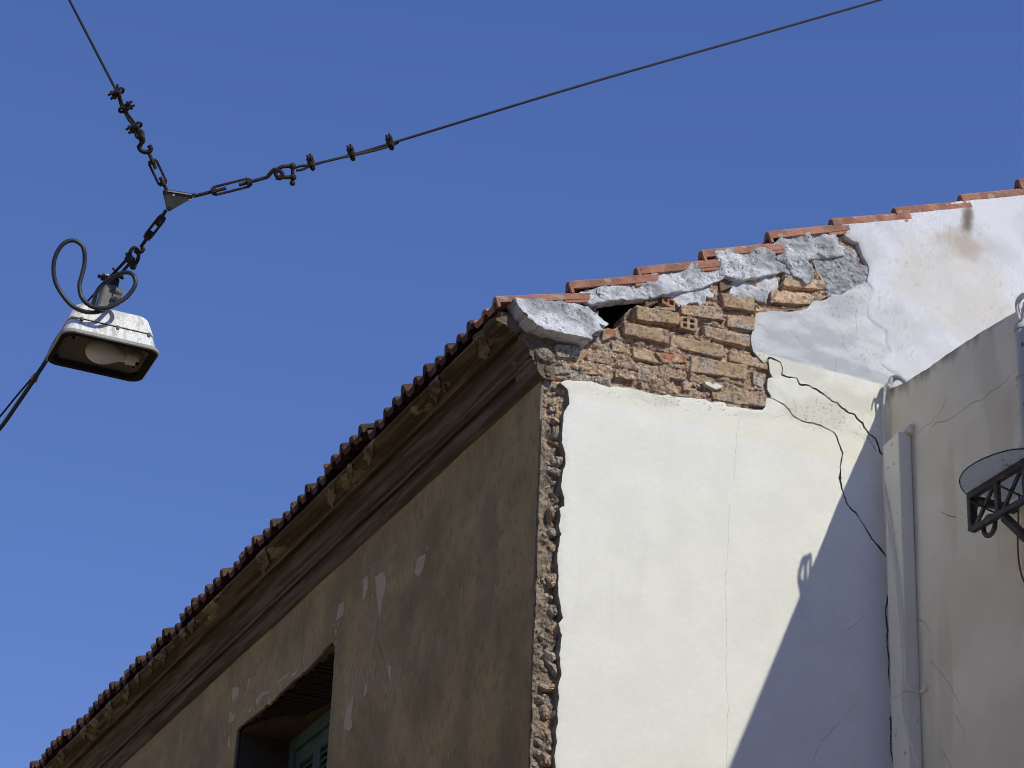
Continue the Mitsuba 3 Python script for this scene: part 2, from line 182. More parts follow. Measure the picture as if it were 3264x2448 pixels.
 'reveal': [(0.023, 3.888), (0.316, 3.85), (0.335, 3.336), (0.251, 3.462), (0.308, 3.225), (0.125, 3.575), (0.022, 3.82)],
 'soffit_stains': [[(-0.171, 0.222), (-0.158, 0.274), (-0.13, 0.35), (-0.166, 0.301), (-0.179, 0.311), (-0.21, 0.244), (-0.247, 0.169), (-0.231, 0.161), (-0.233, 0.129),
                    (-0.202, 0.177)],
                   [(-0.24, 0.195), (-0.234, 0.221), (-0.22, 0.258), (-0.239, 0.235), (-0.246, 0.24), (-0.261, 0.207), (-0.28, 0.169), (-0.271, 0.165), (-0.271, 0.149),
                    (-0.256, 0.173)],
                   [(-0.203, 0.692), (-0.189, 0.756), (-0.155, 0.85), (-0.199, 0.79), (-0.214, 0.802), (-0.251, 0.719), (-0.295, 0.626), (-0.276, 0.617), (-0.277, 0.577),
                    (-0.241, 0.636)],
                   [(-0.181, 0.668), (-0.179, 0.688), (-0.169, 0.716), (-0.185, 0.7), (-0.192, 0.705), (-0.203, 0.68), (-0.217, 0.653), (-0.208, 0.648), (-0.206, 0.635),
                    (-0.194, 0.652)],
                   [(-0.115, 0.927), (-0.113, 0.948), (-0.104, 0.978), (-0.121, 0.961), (-0.129, 0.967), (-0.141, 0.942), (-0.155, 0.913), (-0.145, 0.908), (-0.142, 0.893),
                    (-0.129, 0.911)],
                   [(-0.248, 1.398), (-0.243, 1.425), (-0.231, 1.462), (-0.249, 1.439), (-0.257, 1.445), (-0.27, 1.411), (-0.288, 1.374), (-0.279, 1.369), (-0.278, 1.352),
                    (-0.263, 1.376)],
                   [(-0.209, 1.492), (-0.196, 1.553), (-0.165, 1.644), (-0.205, 1.585), (-0.219, 1.596), (-0.251, 1.515), (-0.292, 1.426), (-0.275, 1.418), (-0.276, 1.38),
                    (-0.243, 1.437)],
                   [(-0.208, 1.766), (-0.199, 1.805), (-0.179, 1.862), (-0.203, 1.824), (-0.21, 1.83), (-0.231, 1.779), (-0.256, 1.722), (-0.247, 1.717), (-0.249, 1.693),
                    (-0.228, 1.731)],
                   [(-0.132, 1.884), (-0.13, 1.914), (-0.118, 1.954), (-0.139, 1.931), (-0.149, 1.938), (-0.164, 1.902), (-0.183, 1.863), (-0.17, 1.856), (-0.167, 1.837),
                    (-0.15, 1.862)],
                   [(-0.184, 2.051), (-0.168, 2.116), (-0.135, 2.213), (-0.174, 2.148), (-0.185, 2.158), (-0.22, 2.071), (-0.261, 1.974), (-0.247, 1.968), (-0.25, 1.928),
                    (-0.217, 1.991)],
                   [(-0.177, 3.026), (-0.167, 3.103), (-0.135, 3.214), (-0.183, 3.145), (-0.204, 3.16), (-0.24, 3.062), (-0.286, 2.954), (-0.26, 2.941), (-0.257, 2.892),
                    (-0.218, 2.961)],
                   [(-0.116, 3.226), (-0.115, 3.248), (-0.108, 3.279), (-0.123, 3.261), (-0.132, 3.267), (-0.142, 3.24), (-0.155, 3.211), (-0.145, 3.205), (-0.142, 3.19),
                    (-0.129, 3.209)],
                   [(-0.262, 3.683), (-0.261, 3.706), (-0.252, 3.738), (-0.267, 3.719), (-0.274, 3.724), (-0.284, 3.696), (-0.297, 3.664), (-0.288, 3.66), (-0.286, 3.645),
                    (-0.275, 3.665)],
                   [(-0.224, 4.106), (-0.217, 4.157), (-0.197, 4.233), (-0.226, 4.185), (-0.239, 4.194), (-0.262, 4.127), (-0.291, 4.053), (-0.276, 4.045), (-0.274, 4.013),
                    (-0.25, 4.061)],
                   [(-0.216, 4.265), (-0.214, 4.306), (-0.201, 4.363), (-0.227, 4.33), (-0.241, 4.34), (-0.258, 4.29), (-0.281, 4.235), (-0.264, 4.226), (-0.259, 4.199),
                    (-0.238, 4.233)],
                   [(-0.22, 4.624), (-0.206, 4.688), (-0.179, 4.782), (-0.211, 4.718), (-0.22, 4.726), (-0.248, 4.641), (-0.283, 4.546), (-0.271, 4.541), (-0.274, 4.502),
                    (-0.247, 4.565)],
                   [(-0.238, 4.809), (-0.222, 4.88), (-0.191, 4.987), (-0.226, 4.913), (-0.235, 4.922), (-0.267, 4.826), (-0.305, 4.718), (-0.293, 4.712), (-0.298, 4.67),
                    (-0.268, 4.741)],
                   [(-0.24, 5.067), (-0.228, 5.122), (-0.205, 5.204), (-0.232, 5.148), (-0.24, 5.155), (-0.264, 5.081), (-0.293, 4.997), (-0.283, 4.993), (-0.286, 4.959),
                    (-0.263, 5.014)],
                   [(-0.208, 5.353), (-0.195, 5.425), (-0.165, 5.534), (-0.201, 5.46), (-0.212, 5.471), (-0.243, 5.373), (-0.281, 5.264), (-0.267, 5.258), (-0.27, 5.214),
                    (-0.239, 5.285)],
                   [(-0.187, 5.739), (-0.172, 5.828), (-0.137, 5.959), (-0.181, 5.871), (-0.195, 5.884), (-0.232, 5.767), (-0.278, 5.635), (-0.259, 5.627), (-0.261, 5.573),
                    (-0.224, 5.658)],
                   [(-0.225, 6.156), (-0.218, 6.221), (-0.196, 6.315), (-0.23, 6.255), (-0.246, 6.267), (-0.271, 6.184), (-0.304, 6.091), (-0.285, 6.081), (-0.282, 6.04),
                    (-0.254, 6.1)],
                   [(-0.132, 6.19), (-0.135, 6.233), (-0.125, 6.292), (-0.155, 6.261), (-0.174, 6.274), (-0.189, 6.224), (-0.211, 6.169), (-0.188, 6.156), (-0.178, 6.126),
                    (-0.156, 6.16)],
                   [(-0.205, 6.693), (-0.195, 6.769), (-0.169, 6.882), (-0.207, 6.809), (-0.223, 6.822), (-0.253, 6.722), (-0.29, 6.61), (-0.271, 6.6), (-0.269, 6.553),
                    (-0.238, 6.625)],
                   [(-0.273, 6.875), (-0.265, 6.93), (-0.247, 7.01), (-0.273, 6.958), (-0.284, 6.966), (-0.305, 6.895), (-0.331, 6.814), (-0.318, 6.808), (-0.317, 6.774),
                    (-0.295, 6.826)]],
 'eave': [(-0.31, -0.088, 7.338), (-0.31, 1.57, 7.305), (-0.31, 3.968, 7.331), (-0.31, 7.393, 7.373)],
 'lamp': {'pos': (-2.0285, -0.1163, 6.5878), 'rot': (-0.0074, 0.0084, -0.0375), 'L': 0.404, 'W': 0.3148},
 'cable': [(-2.3339, 0.7378, 6.3838), (-2.2751, 0.4654, 6.4575), (-2.2512, 0.3217, 6.5086), (-2.229, 0.1763, 6.5612), (-2.2177, 0.1586, 6.591), (-2.193, 0.1443, 6.6522),
           (-2.1682, 0.1285, 6.7375), (-2.1343, 0.0448, 6.8141), (-2.0959, -0.0796, 6.8113), (-2.1023, -0.1588, 6.7991), (-2.1107, -0.2272, 6.8143), (-2.0988, -0.2831, 6.8315),
           (-2.0612, -0.3262, 6.8595), (-2.0254, -0.3561, 6.8646), (-2.0017, -0.3692, 6.8453), (-1.9943, -0.3683, 6.8089), (-2.0141, -0.3545, 6.7623), (-2.0478, -0.3425, 6.725),
           (-2.0862, -0.3282, 6.6999), (-2.1308, -0.314, 6.6948), (-2.1669, -0.3047, 6.7113), (-2.1911, -0.2982, 6.7421), (-2.2032, -0.3015, 6.785), (-2.1999, -0.3088, 6.8279),
           (-2.1977, -0.3179, 6.8744), (-2.2072, -0.3321, 6.9198), (-2.2239, -0.3359, 6.9477), (-2.258, -0.3345, 6.9596), (-2.2907, -0.3257, 6.9434), (-2.3105, -0.3096, 6.907),
           (-2.3159, -0.295, 6.867), (-2.309, -0.2814, 6.8254), (-2.2923, -0.2718, 6.7845), (-2.2625, -0.2665, 6.7474), (-2.2266, -0.2715, 6.7092), (-2.1933, -0.2774, 6.6903),
           (-2.1587, -0.2896, 6.68), (-2.1196, -0.2941, 6.6874), (-2.0837, -0.2904, 6.7109), (-2.0499, -0.2576, 6.7631), (-2.0309, -0.2312, 6.8017)],
 'guy': [(-2.3431, 0.7221, 6.4217), (-2.2764, 0.4905, 6.5232), (-2.2497, 0.351, 6.5636), (-2.2301, 0.2103, 6.5849), (-2.2189, 0.1998, 6.6006), (-2.1836, 0.1815, 6.665),
         (-2.1513, 0.1413, 6.7712), (-2.1018, -0.0119, 6.8609), (-2.0783, -0.2022, 6.8768)],
 'tie': [(-2.2232, 0.1767, 6.5803), (-2.232, 0.2003, 6.5602), (-2.2127, 0.1562, 6.5934)],
 'wl': [(-2.4268, 0.15, 8.6268), (-2.3875, -0.2577, 8.1366), (-2.2224, -0.5776, 7.5528), (-2.2156, -0.6146, 7.5136), (-2.1822, -0.5917, 7.4657), (-2.1206, -0.574, 7.4139),
        (-2.1006, -0.5606, 7.3849)],
 'wl2': [(-2.2313, -0.631, 7.5444), (-2.2222, -0.6147, 7.5162), (-2.1992, -0.5951, 7.4775), (-2.1849, -0.5885, 7.4619), (-2.1517, -0.5748, 7.4277), (-2.1271, -0.5696, 7.4097),
         (-2.1137, -0.5562, 7.3833)],
 'wlclips': [(-2.2175, -0.6185, 7.5202), (-2.1836, -0.5901, 7.4638), (-2.1164, -0.5743, 7.4127)],
 'wlthimble': [(-2.0987, -0.5612, 7.3851)],
 'wlhook': [(-2.0817, -0.558, 7.3731), (-2.0833, -0.5441, 7.3519), (-2.0879, -0.5359, 7.3409), (-2.0728, -0.5322, 7.3286), (-2.0493, -0.5379, 7.3278), (-2.041, -0.5473, 7.3392),
            (-2.0524, -0.5524, 7.3519)],
 'tb1': [(-2.0503, -0.5398, 7.3311), (-2.026, -0.527, 7.3005), (-1.9596, -0.497, 7.2233), (-1.9354, -0.4889, 7.1994)],
 'plate': [(-1.9566, -0.4871, 7.2059), (-1.8216, -0.5221, 7.2007), (-1.9162, -0.4523, 7.1304)],
 'tb2': [(-1.8333, -0.5147, 7.1942), (-1.7662, -0.5491, 7.218), (-1.6276, -0.6027, 7.2746), (-1.5641, -0.6286, 7.303)],
 'hook2': [(-1.5641, -0.6286, 7.303), (-1.5568, -0.6404, 7.3178), (-1.5452, -0.6527, 7.3311), (-1.5255, -0.6581, 7.3293), (-1.5107, -0.6558, 7.3183), (-1.5143, -0.6455, 7.3038),
           (-1.5336, -0.6392, 7.3039)],
 'shackle2': [(-1.4784, -0.6773, 7.3542), (-1.5147, -0.6719, 7.3454), (-1.5326, -0.6587, 7.334), (-1.537, -0.6457, 7.316), (-1.519, -0.6459, 7.307), (-1.4656, -0.6574, 7.3165)],
 'pin2': [(-1.479, -0.6827, 7.363), (-1.4615, -0.6455, 7.2956)],
 'wr': [(-1.4726, -0.675, 7.3477), (-1.4386, -0.6849, 7.3643), (-1.403, -0.692, 7.3757), (-1.2329, -0.7012, 7.4694), (-1.0672, -0.7057, 7.5725), (-0.2916, -0.8836, 7.9975),
        (0.5539, -0.8023, 8.5607), (1.3544, -0.7276, 9.0938), (2.4972, -0.6871, 9.8354)],
 'wr2': [(-1.4589, -0.6747, 7.34), (-1.4313, -0.6797, 7.3526), (-1.4004, -0.6914, 7.3735), (-1.3177, -0.7009, 7.4202), (-1.2286, -0.7018, 7.4679), (-1.1463, -0.6998, 7.514),
         (-1.0646, -0.7008, 7.5637), (-1.0337, -0.704, 7.5884)],
 'wrclips': [(-1.4006, -0.6918, 7.3742), (-1.2322, -0.6999, 7.467), (-1.0657, -0.7028, 7.5672)],
 'tb3': [(-1.9247, -0.4516, 7.1331), (-1.9242, -0.4093, 7.1225), (-1.9522, -0.3115, 7.0713), (-1.9614, -0.27, 7.0453)],
 'hook3': [(-1.9569, -0.2532, 7.0551), (-1.945, -0.2519, 7.0473), (-1.9554, -0.2421, 7.0353), (-1.9687, -0.2418, 7.0411), (-1.9735, -0.234, 7.0297)],
 'shackle3': [(-1.9944, -0.2145, 7.0055), (-1.9916, -0.2343, 7.0385), (-1.9787, -0.2438, 7.049), (-1.9611, -0.2402, 7.0347), (-1.9573, -0.2246, 7.006), (-1.9688, -0.2083, 6.9829)],
 'yoke3': [(-1.984, -0.22, 7.0103), (-1.9954, -0.1996, 6.98), (-2.0059, -0.1858, 6.9606)],
 'arm': [(-2.0385, -0.2947, 6.8975), (-2.0573, -0.2723, 6.8665), (-2.0574, -0.256, 6.8376), (-2.0648, -0.2243, 6.8051), (-2.0725, -0.1978, 6.7607)],
 'boltbar': [(-2.1251, -0.2935, 6.8513), (-2.0969, -0.2811, 6.8583), (-2.0476, -0.2744, 6.8866)],
 'cam': {'pos': (-4.4689, -9.6119, 1.6), 'fwd': (0.364769, 0.812136, 0.455389), 'up': (-0.223306, -0.398508, 0.889565), 'fov': 21.6105}}

# ---- materials ------------------------------------------------------------------------------------------------------
def fb(p, s, o=3, sx=1.0, sy=1.0, sz=1.0):
    return mikit.fbm(p.x * s * sx + 31.7, p.y * s * sy + 11.3, p.z * s * sz + 57.1, octaves=o)

def grain(p, s, o=2, k=0.0):
    """Fine noise on turned axes, so that its grid never lines up with a wall."""
    return mikit.fbm((p.x * 0.80 + p.z * 0.52 - p.y * 0.30) * s + 71.3 + k, (p.y * 0.86 + p.x * 0.37 + p.z * 0.35) * s + 13.9, (p.z * 0.74 - p.x * 0.58 + p.y * 0.41) * s + 5.1, octaves=o)

def material(key, col, rough=0.9, bump=None, bscale=0.01, eps=2e-3, spec=0.2, two=True, **kw):
    b = {"type": "principled", "base_color": proc(col) if callable(col) else {"type": "rgb", "value": list(col)},
         "roughness": proc(rough) if callable(rough) else rough, "specular": spec, **kw}
    if bump is not None:
        b = {"type": "bumpmap", "arbitrary": proc(bump, eps), "bsdf": b, "scale": bscale}
    scene[key] = {"type": "twosided", "bsdf": b} if two else b

def m_plaster(p, n, uv):
    f = fb(p, 6, 3)
    g = fb(p, 55, 2)
    white = mix((0.772, 0.762, 0.718), (0.802, 0.792, 0.748), smoothstep(0.3, 0.7, f))
    white = white * (0.965 + 0.06 * mikit.fbm(p.x * 9, p.y * 9, p.z * 0.8, octaves=3))
    white = mix(white, (0.64, 0.62, 0.57), 0.16 * smoothstep(0.56, 0.70, mikit.fbm(p.x * 26, p.y * 9, p.z * 1.7, octaves=3)) * smoothstep(0.45, 0.65, fb(p, 1.6, 2)))
    cream = mix((0.66, 0.64, 0.55), (0.765, 0.75, 0.665), smoothstep(0.3, 0.65, fb(p, 9, 3)))
    specks = smoothstep(0.62, 0.74, grain(p, 95, 2)) * smoothstep(0.42, 0.62, fb(p, 5, 2))
    grey = mix((0.45, 0.455, 0.48), (0.60, 0.605, 0.62), smoothstep(0.3, 0.7, fb(p, 8, 4, sz=1.8)))
    wob = 0.025 * (fb(p, 12, 2) - 0.5)
    is_cream = smoothstep(-0.02, 0.05, p.z + wob - (7.02 + 0.10 * smoothstep(0.5, 1.3, p.x)))
    band = smoothstep(0.0, 0.02, p.z + wob - 6.985) * (1 - is_cream)
    is_grey = smoothstep(-0.006, 0.008, p.z + 0.3 * wob - 7.453)
    c = mix(white, cream, is_cream)
    c = mix(c, (0.79, 0.75, 0.63), 0.55 * band)
    c = mix(c, (0.33, 0.32, 0.28), 0.75 * specks * is_cream * (1 - is_grey))
    c = mix(c, grey, is_grey)
    c = mix(c, (0.25, 0.25, 0.27), 0.5 * specks * is_grey)
    return c * (0.955 + 0.09 * g)

def b_plaster(p, n, uv):
    return fb(p, 26, 3) + 0.35 * fb(p, 120, 2)

material("white_plaster", m_plaster, 0.9, b_plaster, 0.0022)

def m_upper(p, n, uv):
    f = fb(p, 5, 4)
    d = p.x * 0.45 + p.z
    q = mi.Point3f(p.x * 1.0 - p.z * 0.5, p.y, p.z + p.x * 0.5)
    c = mix((0.555, 0.555, 0.60), (0.66, 0.66, 0.72), smoothstep(0.3, 0.68, f))
    warm = smoothstep(0.50, 0.70, fb(p, 2.2, 3))
    c = mix(c, (0.60, 0.565, 0.52), 0.7 * warm)
    st = smoothstep(0.58, 0.72, mikit.fbm(q.x * 110, q.y * 70, q.z * 24, octaves=2)) * smoothstep(0.40, 0.6, fb(p, 3, 2))
    c = mix(c, (0.42, 0.40, 0.39), 0.4 * st * smoothstep(0.45, 0.62, fb(p, 8, 2)))
    r = dr.sqrt(dr.square((p.x - 2.285) / 0.05) + dr.square((p.z - 8.50) / 0.13)) + 0.9 * (fb(p, 14, 3) - 0.5)
    c = mix(c, (0.15, 0.105, 0.072), 0.9 * (1 - smoothstep(0.15, 1.15, r)))
    r2 = dr.sqrt(dr.square((p.x - 2.26) / 0.22) + dr.square((p.z - 8.36) / 0.10)) + 0.9 * (fb(p, 12, 3) - 0.5)
    c = mix(c, (0.44, 0.36, 0.285), 0.75 * (1 - smoothstep(0.2, 1.1, r2)))
    return c

def b_upper(p, n, uv):
    q = mi.Point3f(p.x - p.z * 0.55, p.y, p.z + p.x * 0.55)
    return mikit.fbm(q.x * 90 + 9, q.y * 60, q.z * 24, octaves=3) + 0.2 * fb(p, 16, 2)

material("rough_white_plaster", m_upper, 0.92, b_upper, 0.0065)

def m_cement(p, n, uv):
    f = fb(p, 11, 3)
    wash = smoothstep(0.42, 0.58, fb(p, 7, 4)) * (0.6 + 0.5 * fb(p, 30, 2))
    c = mix((0.315, 0.32, 0.335), (0.40, 0.405, 0.43), smoothstep(0.3, 0.7, f))
    c = mix(c, (0.60, 0.605, 0.65), 0.95 * wash)
    c = mix(c, (0.20, 0.20, 0.205), 0.55 * smoothstep(0.60, 0.70, fb(p, 24, 3, 1.9)))
    pits = smoothstep(0.60, 0.74, grain(p, 120, 2)) * smoothstep(0.45, 0.62, fb(p, 13, 2, 1.7))
    return mix(c, (0.12, 0.115, 0.11), 0.7 * pits)

def b_cement(p, n, uv):
    return (0.25 + smoothstep(0.48, 0.60, fb(p, 9, 2, 1.3))) * grain(p, 75, 3)

material("cement_render", m_cement, 0.93, b_cement, 0.011)

def m_scar(p, n, uv):
    return mix((0.235, 0.24, 0.255), (0.36, 0.365, 0.385), smoothstep(0.35, 0.65, fb(p, 40, 3)))

material("rough_cement", m_scar, 0.95, lambda p, n, uv: fb(p, 60, 3), 0.02)

def m_mortar(p, n, uv):
    f = fb(p, 9, 3)
    c = mix((0.345, 0.24, 0.168), (0.50, 0.355, 0.25), smoothstep(0.3, 0.7, fb(p, 30, 3)))
    c = mix(c, (0.36, 0.31, 0.265), smoothstep(0.55, 0.7, f))
    dark = smoothstep(0.54, 0.66, grain(p, 80, 3))
    c = mix(c, (0.13, 0.10, 0.08), 0.75 * dark)
    lite = smoothstep(0.66, 0.74, grain(p, 120, 2, 9.7))
    return mix(c, (0.68, 0.63, 0.56), 0.7 * lite)

def b_mortar(p, n, uv):
    return grain(p, 55, 3) + 0.45 * grain(p, 170, 2, 3.0)

material("mortar", m_mortar, 0.95, b_mortar, 0.018)

def brick_col(a, b, patch, keep=0.5):
    def f(p, n, uv):
        c = mix(a, b, smoothstep(0.3, 0.7, fb(p, 14, 3)))
        m = m_mortar(p, n, uv)
        c = mix(c, patch, 0.8 * smoothstep(0.56, 0.64, fb(p, 9, 2)))
        c = mix(c, (0.12, 0.09, 0.07), 0.6 * smoothstep(0.56, 0.68, grain(p, 75, 3, 4.4)))
        return mix(c, m, smoothstep(keep - 0.05, keep + 0.05, fb(p, 12, 3, 1.4)))
    return f

material("tan_brick", brick_col((0.36, 0.25, 0.165), (0.50, 0.355, 0.24), (0.50, 0.37, 0.215), 0.48), 0.93, b_mortar, 0.010)
material("yellow_brick", brick_col((0.37, 0.26, 0.165), (0.51, 0.37, 0.24), (0.42, 0.20, 0.13), 0.54), 0.93, b_mortar, 0.008)
material("pink_brick", brick_col((0.56, 0.375, 0.25), (0.64, 0.44, 0.31), (0.55, 0.40, 0.25), 0.6), 0.93, b_mortar, 0.009)
material("red_brick", brick_col((0.36, 0.145, 0.085), (0.46, 0.20, 0.125), (0.38, 0.22, 0.14), 0.64), 0.93, b_mortar, 0.007)
material("grey_stone", lambda p, n, uv: mix(mix((0.30, 0.26, 0.22), (0.47, 0.41, 0.345), smoothstep(0.3, 0.7, fb(p, 30, 3))), (0.10, 0.085, 0.07), 0.7 * smoothstep(0.56, 0.68, grain(p, 75, 3))), 0.93, b_mortar, 0.010)
material("pale_stone", (0.50, 0.45, 0.39), 0.85, b_mortar, 0.003)
material("rubble_core", lambda p, n, uv: mix(mix((0.20, 0.16, 0.125), (0.34, 0.275, 0.215), smoothstep(0.3, 0.7, fb(p, 25, 3))), (0.12, 0.095, 0.075), 0.8 * smoothstep(0.52, 0.66, grain(p, 70, 3))), 0.95, b_mortar, 0.02)
material("old_wood", lambda p, n, uv: mix((0.12, 0.085, 0.06), (0.24, 0.18, 0.13), mikit.fbm(p.x * 18, p.y * 90, p.z * 90, octaves=3)), 0.9)
material("dark_wood", lambda p, n, uv: mix((0.020, 0.016, 0.012), (0.05, 0.039, 0.03), mikit.fbm(p.x * 14, p.y * 70, p.z * 70, octaves=3)), 0.9)
material("dark_masonry", (0.16, 0.125, 0.10), 0.95)

def m_tile(p, n, uv):
    c = mix((0.27, 0.125, 0.09), (0.41, 0.205, 0.145), smoothstep(0.3, 0.7, fb(p, 16, 3)))
    c = mix(c, (0.22, 0.13, 0.095), 0.7 * smoothstep(0.55, 0.70, fb(p, 7, 3)))
    return mix(c, (0.42, 0.40, 0.37), 0.5 * smoothstep(0.68, 0.75, fb(p, 26, 2)))

material("old_shaded_terracotta", lambda p, n, uv: mix(mix((0.062, 0.040, 0.032), (0.15, 0.078, 0.055), smoothstep(0.3, 0.75, fb(p, 12, 3))), (0.05, 0.040, 0.033), 0.7 * smoothstep(0.48, 0.66, fb(p, 20, 3, 1.3))), 0.92)  # clay darkened to stand in for shade on the eave row, beyond its weathering
material("terracotta", m_tile, 0.9, lambda p, n, uv: fb(p, 60, 3), 0.004)

def m_front(p, n, uv):
    f = fb(p, 3.0, 4)
    st = mikit.fbm(p.x * 40, p.y * 26 + 0.6 * p.z, p.z * 7, octaves=4)
    st2 = mikit.fbm(p.x * 90, p.y * 80 + 5, p.z * 22, octaves=2)
    c = mix((0.285, 0.215, 0.095), (0.415, 0.32, 0.148), smoothstep(0.3, 0.7, f))
    c = mix(c, (0.40, 0.295, 0.18), 0.55 * smoothstep(0.44, 0.66, st) * smoothstep(0.46, 0.64, fb(p, 2.4, 4, 1.2)))
    c = mix(c, (0.33, 0.25, 0.15), 0.4 * smoothstep(0.45, 0.65, grain(p, 22, 3)))
    c = mix(c, (0.17, 0.12, 0.07), 0.35 * smoothstep(0.56, 0.70, st2))
    c = mix(c, (0.175, 0.137, 0.088), 0.4 * smoothstep(0.50, 0.68, mikit.fbm(p.x * 3, p.y * 3.2 + 3.3, p.z * 1.1, octaves=4)))
    return mix(c, (0.20, 0.14, 0.07), 0.20 * smoothstep(0.58, 0.70, fb(p, 2.3, 3, 1.7)))

material("brown_plaster", m_front, 0.92, lambda p, n, uv: mikit.fbm(p.x * 60, p.y * 60, p.z * 25, octaves=3), 0.004)

def m_cornice(p, n, uv):
    st = mikit.fbm(p.x * 45 + 3, p.y * 3.0, p.z * 45, octaves=3)
    c = mix((0.078, 0.062, 0.042), (0.155, 0.126, 0.087), smoothstep(0.35, 0.65, st))
    blot = smoothstep(0.545, 0.60, mikit.fbm(p.x * 9 + 1.5, p.y * 5.5, p.z * 9 + 9, octaves=4)) * smoothstep(0.02, 0.06, -p.x - 0.125)
    rim = smoothstep(0.60, 0.66, mikit.fbm(p.x * 22, p.y * 22, p.z * 22, octaves=2))
    c = mix(c, mix((0.28, 0.23, 0.155), (0.38, 0.315, 0.22), rim), 0.85 * blot)
    return mix(c, (0.09, 0.07, 0.045), 0.35 * smoothstep(0.52, 0.70, fb(p, 4, 4)))

material("stained_cornice", m_cornice, 0.93, lambda p, n, uv: fb(p, 35, 3), 0.006)
material("crumbled_soffit", lambda p, n, uv: mix((0.115, 0.095, 0.073), (0.265, 0.225, 0.172), smoothstep(0.35, 0.65, grain(p, 26, 3))), 0.95)
material("pale_flake", lambda p, n, uv: mix((0.42, 0.335, 0.22), (0.54, 0.44, 0.30), fb(p, 30, 2)), 0.93)
material("brown_chip", (0.42, 0.33, 0.215), 0.93)
material("dark_plaster", lambda p, n, uv: mix((0.035, 0.029, 0.023), (0.075, 0.06, 0.045), fb(p, 9, 3)), 0.93)  # near-black mottled plaster for both window jambs
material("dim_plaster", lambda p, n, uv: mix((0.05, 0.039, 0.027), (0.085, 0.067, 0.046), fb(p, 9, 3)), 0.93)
material("shaded_rubble", lambda p, n, uv: mix((0.12, 0.095, 0.07), (0.24, 0.19, 0.14), grain(p, 25, 3)), 0.95, b_mortar, 0.012)  # rubble darkened to carry the shade under cement and tile overhang
material("raw_plaster", lambda p, n, uv: mix((0.16, 0.14, 0.115), (0.30, 0.26, 0.215), fb(p, 40, 2)), 0.95)
material("teal_paint", lambda p, n, uv: mix((0.05, 0.095, 0.095), (0.09, 0.15, 0.145), fb(p, 12, 3)), 0.6)

def m_cream(p, n, uv):
    c = mix((0.655, 0.60, 0.475), (0.745, 0.69, 0.56), smoothstep(0.3, 0.7, fb(p, 2.6, 4)))
    c = mix(c, (0.55, 0.49, 0.36), 0.5 * smoothstep(0.55, 0.7, mikit.fbm(p.x * 9, p.y * 9, p.z * 1.2, octaves=3)))
    drip = mikit.fbm(p.x * 30, p.y * 30, p.z * 5 + 4, octaves=2)
    c = mix(c, (0.20, 0.185, 0.155), 0.75 * smoothstep(0.0, 1.0, (p.z - 7.36 + 0.12 * drip + 0.10 * p.y * 0) / 0.09 - 0.1))
    return c

material("cream_plaster", m_cream, 0.9, b_plaster, 0.007)
material("white_pipe_paint", lambda p, n, uv: mix(mix((0.67, 0.63, 0.53), (0.76, 0.72, 0.62), fb(p, 5, 3)), (0.16, 0.14, 0.12), 0.6 * smoothstep(0.77, 0.84, mikit.fbm(p.x * 70 + p.y * 30, p.y * 70, p.z * 20, octaves=2))), 0.55)
material("grey_pipe_paint", lambda p, n, uv: mix(mix((0.43, 0.42, 0.39), (0.53, 0.515, 0.48), fb(p, 6, 3)), (0.09, 0.085, 0.08), 0.8 * smoothstep(0.68, 0.74, mikit.fbm(p.x * 40, p.y * 40, p.z * 16, octaves=2))), 0.6)
material("white_cable", (0.66, 0.64, 0.60), 0.5)
material("grey_cable", (0.33, 0.33, 0.345), 0.55)
material("brown_cable", (0.16, 0.12, 0.10), 0.6)
material("black_rubber", (0.028, 0.030, 0.036), 0.42, spec=0.45)
material("rusty_iron", lambda p, n, uv: mix((0.014, 0.012, 0.011), (0.045, 0.031, 0.025), smoothstep(0.35, 0.7, fb(p, 60, 3))), 0.75, lambda p, n, uv: fb(p, 150, 2), 0.003, spec=0.35)
material("wire_rope", lambda p, n, uv: mix((0.014, 0.012, 0.011), (0.032, 0.026, 0.023), fb(p, 120, 2)), 0.7, spec=0.3)
material("galvanised_steel", lambda p, n, uv: mix((0.035, 0.038, 0.037), (0.08, 0.083, 0.08), fb(p, 40, 3)), 0.55, spec=0.5)
material("green_iron", lambda p, n, uv: mix(mix((0.028, 0.034, 0.036), (0.055, 0.06, 0.06), fb(p, 30, 2)), (0.13, 0.075, 0.05), smoothstep(0.55, 0.68, fb(p, 28, 3))), 0.65, spec=0.35)

def m_housing(p, n, uv):
    c = mix((0.70, 0.705, 0.71), (0.80, 0.80, 0.80), fb(p, 12, 3))
    c = mix(c, (0.45, 0.42, 0.37), 0.6 * smoothstep(0.48, 0.66, mikit.fbm(p.x * 60, p.y * 60, p.z * 8, octaves=3)))
    c = mix(c, (0.36, 0.30, 0.24), 0.5 * smoothstep(0.56, 0.68, fb(p, 18, 3, 2.1)))
    return mix(c, (0.25, 0.23, 0.20), 0.5 * smoothstep(0.72, 0.80, grain(p, 70, 2)))

